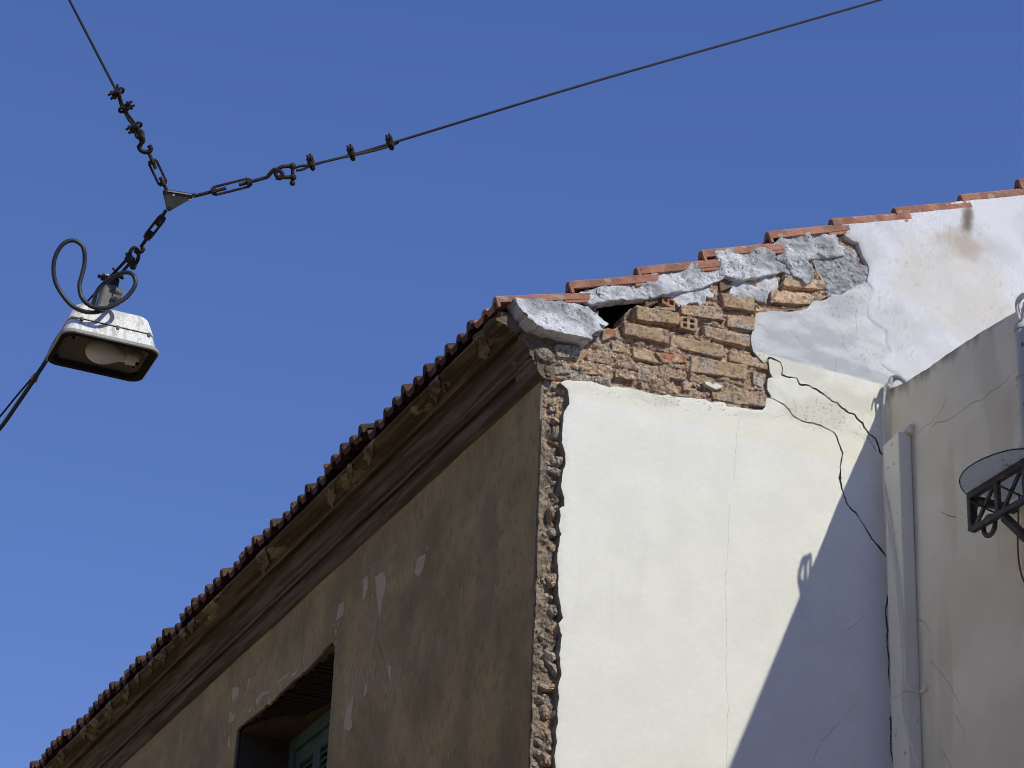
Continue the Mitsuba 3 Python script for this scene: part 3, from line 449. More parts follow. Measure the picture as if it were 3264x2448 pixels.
material("lamp_paint", m_housing, 0.5, spec=0.4)
material("lamp_rim", lambda p, n, uv: mix((0.30, 0.29, 0.275), (0.42, 0.405, 0.38), fb(p, 40, 3)), 0.7)
material("black_gasket", (0.018, 0.017, 0.016), 0.8)
material("reflector_metal", (0.15, 0.14, 0.125), 0.6, spec=0.4)
material("opal_glass", (0.74, 0.735, 0.70), 0.25, spec=0.5)
material("white_ceramic", (0.72, 0.70, 0.65), 0.45)
material("cast_grey", lambda p, n, uv: mix((0.07, 0.07, 0.066), (0.16, 0.155, 0.14), fb(p, 30, 3)), 0.6, spec=0.4)  # cast metal grey, darkened to stand in for shade on the lamp bracket
material("worn_steel", (0.55, 0.54, 0.51), 0.45, spec=0.5)
material("stucco", (0.52, 0.43, 0.31), 0.9)
material("street_paving", lambda p, n, uv: mix((0.26, 0.19, 0.115), (0.36, 0.27, 0.165), fb(p, 1.5, 2)), 0.95)  # out-of-view paving, coloured warm so its bounce tempers the blue shade
scene["ribbed_sheet"] = {"type": "principledthin", "base_color": proc(lambda p, n, uv: (0.88 + 0.12 * dr.sin(p.x * (2 * math.pi / 0.0145))) * mix(mix((0.80, 0.82, 0.76), (0.90, 0.91, 0.86), fb(p, 9, 3)), (0.45, 0.36, 0.18), 0.8 * smoothstep(0.70, 0.76, fb(p, 17, 2)))), "roughness": 0.6, "diff_trans": 1.25}

# ---- shape helpers --------------------------------------------------------------------------------------------------
def numbered(name):
    used = lambda k: k in scene or k in labels or any(q.startswith(k + "__") for q in scene)
    if not used(name):
        return name
    i = 1
    while used(f"{name}_{i:03d}"):
        i += 1
    return f"{name}_{i:03d}"

def thing(name, label, category, group=None, kind=None):
    key = numbered(name)
    labels[key] = {"label": label, "category": category}
    if group:
        labels[key]["group"] = group
    if kind:
        labels[key]["kind"] = kind
    return key

COUNT = {}
def add(parent, name, mesh, bsdf, smooth=False, label=None, kind=None, xf=None):
    key = f"{parent}__{name}" if parent else name
    if key in COUNT or key in scene:
        COUNT[key] = COUNT.get(key, 0) + 1
        key = f"{key}_{COUNT[key]:03d}"
    else:
        COUNT[key] = 0
    d = dict(mesh) if isinstance(mesh, dict) else mikit.ply(mesh, bsdf, smooth=smooth)
    if xf is not None:
        d["to_world"] = T(np.asarray(xf, float).tolist())
    scene[key] = d
    if label or kind:
        labels[key] = {**({"label": label} if label else {}), **({"kind": kind} if kind else {})}
    return key

fbn, nz = meshkit.fbm, meshkit.noise
def fb2(a, b, s, o=3, seed=0):
    return fbn(np.stack([np.asarray(a) * s + 40.3, np.asarray(b) * s + 23.9, np.zeros_like(np.asarray(a, float)) + 0.37 * seed], -1), o, seed)

def to_gable(a, b, h):  return np.stack([a, -h, b], -1)
def to_front(a, b, h):  return np.stack([-h, -a, b], -1)
def to_near(a, b, h):   return np.stack([XW - h, -a, b], -1)

def rough_ring(pts, step=0.008, amp=0.006, freq=45, seed=1):
    """A polyline resampled at step and shaken by a noise of the position, so that sheets that share an edge stay together."""
    ls = LineString(pts)
    n = max(2, int(ls.length / step))
    q = np.array([ls.interpolate(t, normalized=True).coords[0] for t in np.linspace(0, 1, n + 1)])
    if amp > 0:
        q[:, 0] += amp * 2 * (fb2(q[:, 0], q[:, 1], freq, 3, seed) - 0.5)
        q[:, 1] += amp * 2 * (fb2(q[:, 0] + 7.7, q[:, 1], freq, 3, seed + 9) - 0.5)
    return [tuple(p) for p in q]

def poly(pts):
    p = Polygon(pts).buffer(0)
    return p if p.geom_type == "Polygon" else max(p.geoms, key=lambda g: g.area)

def sheet(pg, cell, hf, back, place, rim=0.0, rim_drop=0.0, outline=None, edges=False):
    """A solid sheet over the polygon: front face at height hf(a, b) on a square grid, cut cleanly at the outline, with edge walls down to `back`."""
    V, F, n0 = [], [], 0
    a0, b0, a1, b1 = pg.bounds
    na, nb = int(np.ceil((a1 - a0) / cell)), int(np.ceil((b1 - b0) / cell))
    ia, ib = np.meshgrid(np.arange(na), np.arange(nb), indexing="ij")
    ia, ib = ia.ravel(), ib.ravel()
    x, y = a0 + ia * cell, b0 + ib * cell
    cells = shapely.box(x, y, x + cell, y + cell)
    shapely.prepare(pg)
    full = shapely.contains_properly(pg, cells)
    part = shapely.intersects(pg, cells) & ~full
    fa, fbx = ia[full], ib[full]
    idx = {}
    key = lambda i, j: i * (nb + 1) + j
    corners = np.stack([key(fa, fbx), key(fa + 1, fbx), key(fa + 1, fbx + 1), key(fa, fbx + 1)], 1)
    if len(corners):
        u, inv = np.unique(corners, return_inverse=True)
        inv = inv.reshape(corners.shape)
        V.append(np.stack([a0 + (u // (nb + 1)) * cell, b0 + (u % (nb + 1)) * cell], 1))
        F.append(np.vstack([inv[:, [0, 1, 2]], inv[:, [0, 2, 3]]]))
        n0 = len(u)
    pieces = shapely.intersection(pg, cells[part])
    pv, pf = [], []
    for g in pieces:
        for s in (g.geoms if hasattr(g, "geoms") else [g]):
            if s.geom_type != "Polygon" or s.area < 1e-9:
                continue
            for t in shapely.constrained_delaunay_triangles(s).geoms:
                c = np.array(t.exterior.coords[:3])
                if np.cross(c[1] - c[0], c[2] - c[0]) < 0:
                    c = c[::-1]
                pf.append([n0 + len(pv), n0 + len(pv) + 1, n0 + len(pv) + 2])
                pv.extend(c)
    if pv:
        V.append(np.array(pv)); F.append(np.array(pf))
    V, F = np.vstack(V), np.vstack(F)
    q, inv = np.unique(np.round(V, 6), axis=0, return_inverse=True)
    inv = inv.ravel()
    F = inv[F]
    F = F[(F[:, 0] != F[:, 1]) & (F[:, 1] != F[:, 2]) & (F[:, 0] != F[:, 2])]
    def height(w):
        h = hf(w[:, 0], w[:, 1])
        if rim > 0:
            d = shapely.distance(shapely.points(w), pg.boundary if outline is None else outline)
            h = h - rim_drop * np.clip(1 - d / rim, 0, 1) ** 2
        return h
    top = place(q[:, 0], q[:, 1], height(q))
    VV, FF, n = [top], [F], len(top)
    for ring in [pg.exterior, *pg.interiors]:
        r = np.array(ring.coords)[:-1]
        if not shapely.LinearRing(r).is_ccw:
            r = r[::-1]
        if ring is not pg.exterior:
            r = r[::-1]
        m = len(r)
        hi, lo = place(r[:, 0], r[:, 1], height(r)), place(r[:, 0], r[:, 1], np.full(m, back))
        i = np.arange(m); j = (i + 1) % m
        VV += [hi, lo]
        FF += [np.stack([n + i, n + m + i, n + m + j], 1), np.stack([n + i, n + m + j, n + j], 1)]
        n += 2 * m
    if edges:
        return trimesh.Trimesh(top, F, process=False), trimesh.Trimesh(np.vstack(VV[1:]), np.vstack(FF[1:]) - len(top), process=False)
    return trimesh.Trimesh(np.vstack(VV), np.vstack(FF), process=False)

def crack_shape(pts, w0, w1, amp=0.004, step=0.012, seed=3, freq=30):
    q = np.array(rough_ring(pts, step, amp, freq, seed))
    s = np.linspace(0, 1, len(q))
    w = w0 + (w1 - w0) * s
    w = w * (0.25 + 1.5 * fb2(q[:, 0] * 3, q[:, 1] * 3, 12, 2, seed))
    return shapely.union_all([LineString(q[i:i + 2]).buffer(max(w[i], 0.0006) / 2, quad_segs=2) for i in range(len(q) - 1)])

def blob_box(quad, h0, h1, place, r=0.010, amp=0.005, seed=0, n=(26, 11, 5), tilt=(0, 0)):
    """A worn block whose front fills the quad (top left, top right, bottom right, bottom left), from h0 deep to h1 proud."""
    m = trimesh.creation.box((2, 2, 2))
    g = []
    for ax in range(3):
        for s in (-1, 1):
            o = [k for k in range(3) if k != ax]
            u, v = np.meshgrid(np.linspace(-1, 1, n[o[0]] + 1), np.linspace(-1, 1, n[o[1]] + 1), indexing="ij")
            p = np.zeros(u.shape + (3,)); p[..., ax] = s; p[..., o[0]] = u; p[..., o[1]] = v
            i, j = np.meshgrid(np.arange(n[o[0]]), np.arange(n[o[1]]), indexing="ij")
            w = n[o[1]] + 1
            f = np.stack([i * w + j, (i + 1) * w + j, (i + 1) * w + j + 1, i * w + j + 1], -1).reshape(-1, 4)
            if (s > 0) == (ax == 1):
                f = f[:, ::-1]
            g.append(trimesh.Trimesh(p.reshape(-1, 3), np.vstack([f[:, [0, 1, 2]], f[:, [0, 2, 3]]]), process=False))
    m = trimesh.util.concatenate(g); m.merge_vertices()
    quad = np.asarray(quad, float)
    w = 0.5 * (np.linalg.norm(quad[1] - quad[0]) + np.linalg.norm(quad[2] - quad[3])); h = 0.5 * (np.linalg.norm(quad[3] - quad[0]) + np.linalg.norm(quad[2] - quad[1]))
    half = np.array([w, h, h1 - h0]) / 2
    p = np.array(m.vertices) * half
    rr = min(r, 0.45 * half.min())
    inner = np.clip(p, -(half - rr), half - rr)
    d = p - inner; L = np.linalg.norm(d, axis=1, keepdims=True)
    nrm = np.where(L > 1e-9, d / np.maximum(L, 1e-9), 0)
    p = inner + nrm * np.minimum(L, rr)
    off = np.array([seed * 1.37, seed * 2.11, seed * 0.73])
    k = fbn(p * 38 + off, 3, seed) - 0.5
    k2 = fbn(p * 110 + off, 3, seed + 3) - 0.5
    out = np.where(L > 1e-9, nrm, 0)
    p = p + out * (1.5 * amp * k + 1.5 * amp * k2)[:, None]
    u, v = (p[:, 0] / half[0] + 1) / 2, (1 - p[:, 1] / half[1]) / 2
    ab = (quad[0] * ((1 - u) * (1 - v))[:, None] + quad[1] * (u * (1 - v))[:, None] + quad[2] * (u * v)[:, None] + quad[3] * ((1 - u) * v)[:, None])
    hh = (h0 + h1) / 2 + p[:, 2] + tilt[0] * (u - 0.5) + tilt[1] * (0.5 - v)
    mm = trimesh.Trimesh(place(ab[:, 0], ab[:, 1], hh), m.faces, process=False)
    mm.fix_normals()
    return mm

CUTS = [[v / np.linalg.norm(v) for v in np.random.default_rng(60 + s).normal(size=(9, 3))] for s in range(5)]
def rock(quad, h0, h1, place, seed=0, sub=3, amp=0.36):
    """A rough stone that fills the quad."""
    m = trimesh.creation.icosphere(subdivisions=sub)
    p = np.array(m.vertices)
    d = p / np.linalg.norm(p, axis=1, keepdims=True)
    sq = np.sign(d) * np.abs(d) ** 0.72
    cut = np.min([np.maximum(0.62, 0.80 + 0.25 * ((seed * 7 + j * 5) % 11) / 11) / np.maximum(d @ nn, 1e-3) for j, nn in enumerate(CUTS[seed % 5])], axis=0)
    k = np.minimum(1 + amp * 2 * (fbn(d * 1.6 + seed * 3.1, 3, seed) - 0.5), cut) + 0.26 * (fbn(d * 6 + seed, 3, seed + 1) - 0.5)
    p = np.clip(sq * k[:, None], -1.25, 1.25)
    quad = np.asarray(quad, float)
    u, v = (p[:, 0] + 1) / 2, (1 - p[:, 1]) / 2
    ab = (quad[0] * ((1 - u) * (1 - v))[:, None] + quad[1] * (u * (1 - v))[:, None] + quad[2] * (u * v)[:, None] + quad[3] * ((1 - u) * v)[:, None])
    mm = trimesh.Trimesh(place(ab[:, 0], ab[:, 1], (h0 + h1) / 2 + p[:, 2] * (h1 - h0) / 2), m.faces, process=False)
    mm.fix_normals()
    return mm

def spline(pts, k=10):
    p = np.asarray(pts, float)
    if len(p) < 3:
        return p
    q = np.vstack([2 * p[0] - p[1], p, 2 * p[-1] - p[-2]])
    out = []
    for i in range(1, len(q) - 2):
        a, b, c, d = q[i - 1:i + 3]
        t = np.linspace(0, 1, k, endpoint=False)[:, None]
        out.append(0.5 * (2 * b + (c - a) * t + (2 * a - 5 * b + 4 * c - d) * t ** 2 + (3 * b - a - 3 * c + d) * t ** 3))
    return np.vstack(out + [p[-1:]])

def tube(pts, r, sides=10, closed=False, cap=True):
    p = np.asarray(pts, float)
    n = len(p)
    t = (np.roll(p, -1, 0) - np.roll(p, 1, 0)) if closed else np.gradient(p, axis=0)
    t /= np.linalg.norm(t, axis=1, keepdims=True) + 1e-12
    a = np.cross(t[0], [0, 0, 1.0] if abs(t[0][2]) < 0.9 else [1.0, 0, 0]); a /= np.linalg.norm(a)
    A = [a]
    for i in range(1, n):
        a = A[-1] - t[i] * A[-1].dot(t[i]); A.append(a / (np.linalg.norm(a) + 1e-12))
    A = np.array(A); B = np.cross(t, A)
    ang = np.arange(sides) * 2 * np.pi / sides
    rr = np.broadcast_to(np.asarray(r, float), (n,))[:, None, None]
    v = (p[:, None] + rr * (np.cos(ang)[None, :, None] * A[:, None] + np.sin(ang)[None, :, None] * B[:, None])).reshape(-1, 3)
    m = n if closed else n - 1
    i, j = np.meshgrid(np.arange(m), np.arange(sides), indexing="ij")
    i2 = (i + 1) % n
    q = np.stack([i * sides + j, i * sides + (j + 1) % sides, i2 * sides + (j + 1) % sides, i2 * sides + j], -1).reshape(-1, 4)
    f = np.vstack([q[:, [0, 1, 2]], q[:, [0, 2, 3]]])
    if cap and not closed:
        v = np.vstack([v, p[:1], p[-1:]]); c0, c1 = len(v) - 2, len(v) - 1
        k = np.arange(sides)
        f = np.vstack([f, np.stack([np.full(sides, c0), (k + 1) % sides, k], 1), np.stack([np.full(sides, c1), (n - 1) * sides + k, (n - 1) * sides + (k + 1) % sides], 1)])
    return trimesh.Trimesh(v, f, process=False)

def cat(*ms):
    return trimesh.util.concatenate(list(ms))

def bx(size, center=(0, 0, 0), M=None, bev=0.0):
    """A box; with bev its edges are bevelled."""
    s = np.asarray(size, float)
    if bev > 0:
        b = min(bev, 0.45 * s.min()); c = []
        for k in range(3):
            e = s / 2 - b; e[k] = s[k] / 2
            c += [np.array(q) * e for q in np.array(np.meshgrid([-1, 1], [-1, 1], [-1, 1])).T.reshape(-1, 3)]
        m = trimesh.convex.convex_hull(np.array(c))
    else:
        m = trimesh.creation.box(s)
    if M is not None:
        m.apply_transform(np.block([[np.asarray(M, float), np.zeros((3, 1))], [np.zeros((1, 3)), np.ones((1, 1))]]))
    m.apply_translation(center)
    return m

def bar(p0, p1, w, d, side=(0, 0, 1), bev=0.0):
    """A rectangular bar from p0 to p1, w wide across `side`, d deep the other way."""
    p0, p1 = np.asarray(p0, float), np.asarray(p1, float)
    t = p1 - p0; L = np.linalg.norm(t); t = t / L
    s = np.asarray(side, float); s = s - t * s.dot(t); s /= np.linalg.norm(s)
    return bx((L, w, d), (p0 + p1) / 2, np.stack([t, s, np.cross(t, s)], 1), bev)

def cyl(p0, p1, r, sides=16):
    return tube([p0, p1], r, sides)

def ball(c, r, sub=2, squash=None):
    m = trimesh.creation.icosphere(subdivisions=sub, radius=1.0)
    m.apply_scale(r if squash is None else np.asarray(squash, float)); m.apply_translation(c)
    return m

XW, ZB = TR["xw"], TR["zb"]

# ---- the setting ----------------------------------------------------------------------------------------------------
add(None, "street", bx((160, 160, 0.4), (0, 0, -0.2)), "street_paving")
labels["street"] = {"label": "warm tan street paving below the houses, coloured for its bounce light", "category": "street", "kind": "structure"}

# added houses, unseen behind and beside the camera: they block skylight to deepen shade
for nm_, lb_, sz_, ct_ in (("added_house", "plain unseen stuccoed house added behind the camera to darken the shade", (60, 9, 6.6), (-2, -20.5, 3.3)), ("added_house", "plain unseen stuccoed house added across the street to shape the light on the brown front", (9, 42, 9.5), (-17.5, 6, 4.75))):
    oh = thing(nm_, lb_, "house")
    add(oh, "wall", bx(sz_, ct_), "stucco")
    add(oh, "cornice", bx((sz_[0] + 0.4, sz_[1] + 0.4, 0.3), (ct_[0], ct_[1], sz_[2] + 0.15)), "stucco")

# ---- the old house --------------------------------------------------------------------------------------------------
house = thing("old_house", "old house with dark brown front, cracked white gable, bare bricks and red tiled roof", "house")
verge, SL = np.array(TR["verge"]), 26.6
def roof_z(x):
    return np.interp(x, verge[:, 0], verge[:, 1]) + np.where(x > verge[-1, 0], (x - verge[-1, 0]) * 0.5, 0)

# plaster sheets of the gable
low_top = rough_ring(TR["low_top"], 0.007, 0.004)
hole_right = rough_ring(TR["hole_right"], 0.007, 0.004)
seam = rough_ring(TR["seam_up"], 0.008, 0.006)
left_edge = rough_ring(TR["left_edge"][::-1], 0.007, 0.006, 38)
main = poly([(0.105, 0.0), (0.105, 5.1)] + left_edge + low_top + hole_right + seam + [(XW + 0.02, 7.30), (XW + 0.02, 0.0)])
cuts = [crack_shape(TR["crack1"], 0.0075, 0.0095, 0.006, 0.008, seed=3, freq=50), crack_shape(TR["crack1b"], 0.004, 0.004, seed=4), crack_shape(TR["crack2"], 0.0055, 0.009, 0.006, 0.008, seed=5, freq=50), crack_shape(TR["crack3"], 0.005, 0.007, seed=6)]
cuts += [crack_shape(h, 0.0007 if i < 2 else 0.0011, 0.0007, 0.004, seed=20 + i) for i, h in enumerate(TR["hair"])]
cuts += [crack_shape(g, 0.009, 0.006, 0.007, 0.01, seed=44 + i, freq=40) for i, g in enumerate(TR["gap"])]
main_edge = LineString(left_edge + low_top + hole_right + seam)
main = main.difference(shapely.union_all(cuts))
def h_main(a, b):
    return 0.030 + 0.0045 * (fb2(a, b, 2.2, 2, 2) - 0.5) + 0.006 * smooth01((b - 7.0) / 0.5) * (fb2(a, b, 14, 3, 4) - 0.5)
def smooth01(t):
    t = np.clip(t, 0, 1); return t * t * (3 - 2 * t)
big = [g for g in (main.geoms if hasattr(main, "geoms") else [main]) if g.area > 2e-4]
big.sort(key=lambda g: -g.area)
for k, g in enumerate(big):
    face, edge = sheet(g, 0.02, h_main, -0.03, to_gable, 0.006, 0.004, main_edge, True)
    kp = add(house, "gable_plaster", face, "white_plaster", smooth=40, label="smooth white gable plaster with a grey patch and long cracks" if k == 0 else None)
    add(kp, "broken_edge", edge, "raw_plaster")
upper = poly(rough_ring(TR["up_top"], 0.008, 0.004) + [(4.4, float(roof_z(np.array(4.4))) - 0.03), (4.4, 6.9), (XW + 0.2, 6.9), (XW + 0.02, 7.30)] + rough_ring(TR["seam_up"][::-1], 0.008, 0.006) + rough_ring(TR["up_left"][::-1], 0.008, 0.006))
def h_upper(a, b):
    return 0.0325 + 0.010 * (fb2(a, b, 4.5, 3, 5) - 0.5) + 0.0035 * (fb2(a - b * 0.5, (b + a * 0.5) * 0.4, 30, 3, 6) - 0.5)
add(house, "gable_plaster", sheet(upper, 0.014, h_upper, -0.02, to_gable, 0.008, 0.006), "rough_white_plaster", smooth=40, label="rough bluish white plaster with a brown drip stain under the roof tiles")
scar = poly(rough_ring(TR["scar"] + TR["scar"][:1], 0.008, 0.004))
add(house, "cement_scar", sheet(scar, 0.006, lambda a, b: 0.018 + 0.022 * (fb2(a, b, 30, 4, 7) - 0.5) + 0.012 * (fb2(a, b, 90, 2, 8) - 0.5), -0.02, to_gable), "rough_cement", smooth=50, label="rough dark grey cement scar beside the bricks")

# crumpled cement under the roof tiles
def ridged(a, b, s, seed):
    return 1 - np.abs(2 * fb2(a, b, s, 2, seed) - 1) * 2.2
CH = TR["chunk"]
lean = {"a": (0.028, 0.075), "b": (0.030, 0.022), "c": (0.030, 0.010), "d": (0.028, 0.006), "e": (0.014, 0.003), "f": (0.014, 0.004), "g": (0.026, 0.004)}
for k, name in enumerate("abcdefg"):
    ring = np.array(CH[name])
    pg = poly(rough_ring([tuple(q) for q in ring] + [tuple(ring[0])], 0.006, 0.006, 60, seed=30 + k))
    if name in "bcdg":
        pg = pg.buffer(0.007)
    h0, ln = lean[name]
    zc_, hgt = ring[:, 1], np.ptp(ring[:, 1])
    ctr = ring.mean(0)
    slope = 0.30 if name in "bcd" else (-0.08 if name == "a" else 0.0)
    def hf(a, b, h0=h0, ln=ln, ctr=ctr, hgt=hgt, slope=slope, k=k, name=name):
        t = np.clip(0.5 - (b - ctr[1] - slope * (a - ctr[0])) / (0.9 * hgt), 0, 1)
        thin = name in "efg"
        crease = ridged(a, b, 6 if name == "a" else 9, 40 + k)
        rough = smooth01((fb2(a, b, 9, 2, 60 + k) - 0.47) / 0.08)
        return h0 + ln * t ** 1.3 + (0.010 if thin else 0.020) * (crease - 0.4) + 0.005 * (ridged(a, b, 26, 80 + k) - 0.4) * (0.3 if thin else 1.0) + 0.005 * (fb2(a, b, 40, 2, 50 + k) - 0.5) + rough * 0.009 * (fb2(a, b, 110, 2, 70 + k) - 0.5)
    add(house, "cement_lump", sheet(pg, 0.006, hf, -0.02, to_gable, 0.003, 0.002), "cement_render", smooth=40)

# masonry behind: rough mortar bed, with the open hole under the eaves
xs = np.linspace(0.012, XW + 0.05, 90)
roofline = [(x, float(roof_z(np.array(x))) - 0.075) for x in xs]
bed = poly([(0.012, 6.86)] + roofline + [(XW + 0.05, 6.86)])
void = poly(rough_ring(TR["void"] + TR["void"][:1], 0.01, 0.006))
bed = bed.difference(void)
bed = max(bed.geoms, key=lambda g: g.area) if hasattr(bed, "geoms") else bed
def h_bed(a, b):
    lumps = fb2(a, b, 16, 3, 11) - 0.5
    grit = fb2(a, b, 60, 3, 12) - 0.5
    course = np.abs(((b - 7.0 + 0.012 * a) / 0.068) % 1 - 0.5) * 2
    edge = smooth01((0.17 - a + 0.05 * (fb2(a, b, 8, 2, 15) - 0.5)) / 0.10) * smooth01((7.12 - b) / 0.12)
    return 0.004 + 0.046 * lumps + 0.024 * grit - 0.010 * smooth01((course - 0.75) / 0.25) - 0.024 * edge
add(house, "mortar_bed", sheet(bed, 0.0055, h_bed, -0.12, to_gable), "mortar", smooth=60, label="crumbling tan mortar between the bare bricks")
strip = poly([(0.002, 4.7), (0.16, 4.7), (0.16, 6.86), (0.002, 6.86)])
add(house, "rubble_edge", sheet(strip, 0.0055, lambda a, b: -0.020 + 0.012 * np.clip(1 - a / 0.04, 0, 1) + 0.060 * (fb2(a, b, 17, 3, 17) - 0.5) + 0.034 * (fb2(a, b, 50, 3, 18) - 0.5), -0.12, to_gable), "rubble_core", smooth=60, label="broken rubble edge down the corner of the house")
add(house, "gable_core", cat(bx((XW + 2.6, 0.20, 6.86), (0.02 + (XW + 2.6) / 2, 0.155, 3.43)), bx((2.7, 0.20, 1.0), (XW + 1.36, 0.155, 7.36))), "dark_masonry")

tilts = random.Random(5)
brick_look = ["yellow_brick", "tan_brick", "yellow_brick", "yellow_brick", "yellow_brick", "tan_brick", "tan_brick", "yellow_brick", "grey_stone", "tan_brick", "tan_brick", "tan_brick", "tan_brick", "pink_brick", "pink_brick", "pink_brick", "pink_brick",
              "tan_brick", "tan_brick", "tan_brick", "tan_brick", "tan_brick", "tan_brick", "tan_brick", "tan_brick", "tan_brick"]
proud = [0.052, 0.046, 0.030, 0.018, 0.026, 0.028, 0.024, 0.022, 0.004, 0.024, 0.024, 0.040, 0.030, 0.030, 0.026, 0.02, 0.012, 0.016, 0.016, 0.016, 0.016, 0.016, 0.012, 0.014, 0.016, 0.014]
for i, q in enumerate(TR["q"]["brick"]):
    add(house, "brick", blob_box(q, -0.09, proud[i] * 0.85, to_gable, r=0.005, amp=0.011 if i > 8 else 0.008, seed=i + 1, tilt=(tilts.uniform(-0.012, 0.012), tilts.uniform(-0.006, 0.010))), brick_look[i], smooth=50)
for i, q in enumerate(TR["q"]["red"]):
    add(house, "brick", blob_box(q, -0.09, 0.020, to_gable, r=0.012, amp=0.006, seed=71 + i), "red_brick", smooth=50, label="weathered red brick among tan bricks" if i == 0 else None)
for i, q in enumerate(TR["q"]["stone"]):
    add(house, "stone", blob_box(q, -0.08, [0.030, 0.012, 0.018][i], to_gable, r=0.014, amp=0.008, seed=81 + i), ["grey_stone", "grey_stone", "yellow_brick"][i], smooth=50)
# the two hollow bricks: a block with square holes through its end
def hollow(quad, h0, h1, holes, mat, seed, label):
    quad = np.asarray(quad, float)
    bil = lambda u, v: tuple(quad[0] * (1 - u) * (1 - v) + quad[1] * u * (1 - v) + quad[2] * u * v + quad[3] * (1 - u) * v)
    pg = Polygon(rough_ring([tuple(p) for p in quad] + [tuple(quad[0])], 0.006, 0.0015))
    for u0, u1, v0, v1 in holes:
        c = Polygon([bil(u0, v0), bil(u1, v0), bil(u1, v1), bil(u0, v1)])
        pg = pg.difference(c.buffer(-0.004).buffer(0.004, quad_segs=3))
    k = add(house, "hollow_brick", sheet(pg, 0.005, lambda a, b: h1 + 0.006 * (fb2(a, b, 60, 3, seed) - 0.5), h0, to_gable), mat, smooth=50, label=label)
hollow(TR["q"]["hollow"], -0.11, 0.036, [(0.16, 0.40, 0.10, 0.42), (0.56, 0.82, 0.10, 0.42), (0.16, 0.40, 0.54, 0.86), (0.56, 0.82, 0.54, 0.86)], "tan_brick", 91, "hollow brick laid with its four square holes outwards")
hollow(TR["q"]["hollow2"], -0.11, 0.020, [(0.10, 0.44, 0.16, 0.72), (0.56, 0.90, 0.16, 0.72)], "red_brick", 92, "broken red hollow brick wedged under the cement")
for q in TR["q"]["beam"]:
    add(house, "rafter", blob_box(q, -0.45, 0.015, to_gable, r=0.004, amp=0.003, seed=95), "old_wood", smooth=40, label="weathered end of a timber rafter")
add(house, "slate", blob_box(TR["q"]["slate"], -0.10, 0.045, to_gable, r=0.006, amp=0.003, seed=97), "grey_stone", smooth=40, label="thin flat stone laid over the bricks")
add(house, "plaster_scrap", sheet(poly(TR["q"]["paintflake"]), 0.006, lambda a, b: 0.034 + 0.01 * (fb2(a, b, 30, 3, 98) - 0.5), 0.0, to_gable), "white_plaster", smooth=40, label="scrap of white plaster left on the bricks")
for i, q in enumerate(TR["rubble_stones"]):
    pale = i == 14
    add(house, "rubble_stone", rock(q, -0.075, [0.010, 0.002, 0.018][i % 3] + (0.008 if pale else 0), to_gable, seed=i + 3), "pale_stone" if pale else ["grey_stone", "tan_brick", "mortar"][i % 3], smooth=22, label="smooth pale pebble set in the rubble corner" if pale else None)
rg = random.Random(12)
small = []
for _ in range(170):
    x, z = rg.uniform(0.03, 0.125), rg.uniform(4.75, 7.02)
    s = rg.uniform(0.006, 0.018)
    small.append(rock([(x - s, z + s * 0.8), (x + s, z + s * 0.8), (x + s, z - s * 0.8), (x - s, z - s * 0.8)], -0.06, rg.uniform(-0.026, -0.002), to_gable, seed=rg.randrange(999), sub=2))
add(house, "rubble_chips", cat(*small), "grey_stone", smooth=50, kind="stuff")

# ---- street front ---------------------------------------------------------------------------------------------------
FAR = 9.4
win = TR["window"]
yr, yl, zt = 2.408, 3.865, 6.607
opening = poly([(-yl, 3.9), (-yl + 0.01, 5.5)] + rough_ring([(-yl - 0.005, 6.3), (-yl + 0.01, 6.605)], 0.01, 0.006) + rough_ring([(-yl + 0.02, 6.607), (-3.32, 6.600), (-3.0, 6.612), (-2.79, 6.605), (-2.56, 6.630), (-2.45, 6.640)], 0.012, 0.014, 22) + rough_ring([(-yr, 6.60), (-yr + 0.004, 5.9), (-yr, 5.0)], 0.02, 0.003) + [(-yr, 3.9)])
front = poly([(-FAR, 0.0), (-FAR, ZB + 0.05)] + rough_ring([(-0.022, ZB + 0.05), (-0.022, 6.0), (-0.024, 4.5)], 0.008, 0.013, 32) + [(-0.022, 0.0)])
front = front.difference(opening)
fcr = [crack_shape(c, 0.0035, 0.003, 0.008, seed=110 + i) for i, c in enumerate([[(-y, z) for y, z in q] for q in TR["fcracks"]])]
front = front.difference(shapely.union_all(fcr))
front = max(front.geoms, key=lambda g: g.area) if hasattr(front, "geoms") else front
def h_front(a, b):
    return 0.0 + 0.010 * (fb2(a, b, 1.6, 3, 21) - 0.5) + 0.004 * (fb2(a, b, 9, 3, 22) - 0.5)
face, edge = sheet(front, 0.05, h_front, -0.012, to_front, edges=True)
fw = add(house, "front_wall", face, "brown_plaster", smooth=40, label="dark brown stained plaster front with peeling flakes")
add(fw, "broken_edge", edge, "raw_plaster")
core = poly([(-FAR, 0), (-FAR, ZB + 0.28), (-0.07, ZB + 0.28), (-0.07, 0)]).difference(sbox(-yl - 0.03, 3.9, -yr + 0.03, zt + 0.03))
cm = trimesh.creation.extrude_polygon(core, 0.33, engine="earcut")
cv = np.array(cm.vertices); cm = trimesh.Trimesh(np.stack([0.013 + cv[:, 2], -cv[:, 0], cv[:, 1]], 1), cm.faces, process=False); cm.fix_normals()
add(house, "front_core", cm, "dark_masonry")
for i, q in enumerate(TR["flakes"]):
    pg = poly(rough_ring([(-y, z) for y, z in q] + [(-q[0][0], q[0][1])], 0.008, 0.010, 55, seed=130 + i))
    add(house, "peeled_patch", sheet(pg, 0.02, lambda a, b: h_front(a, b) + 0.0025, -0.01, to_front), "pale_flake", smooth=40)
rp = random.Random(8)
chips = []
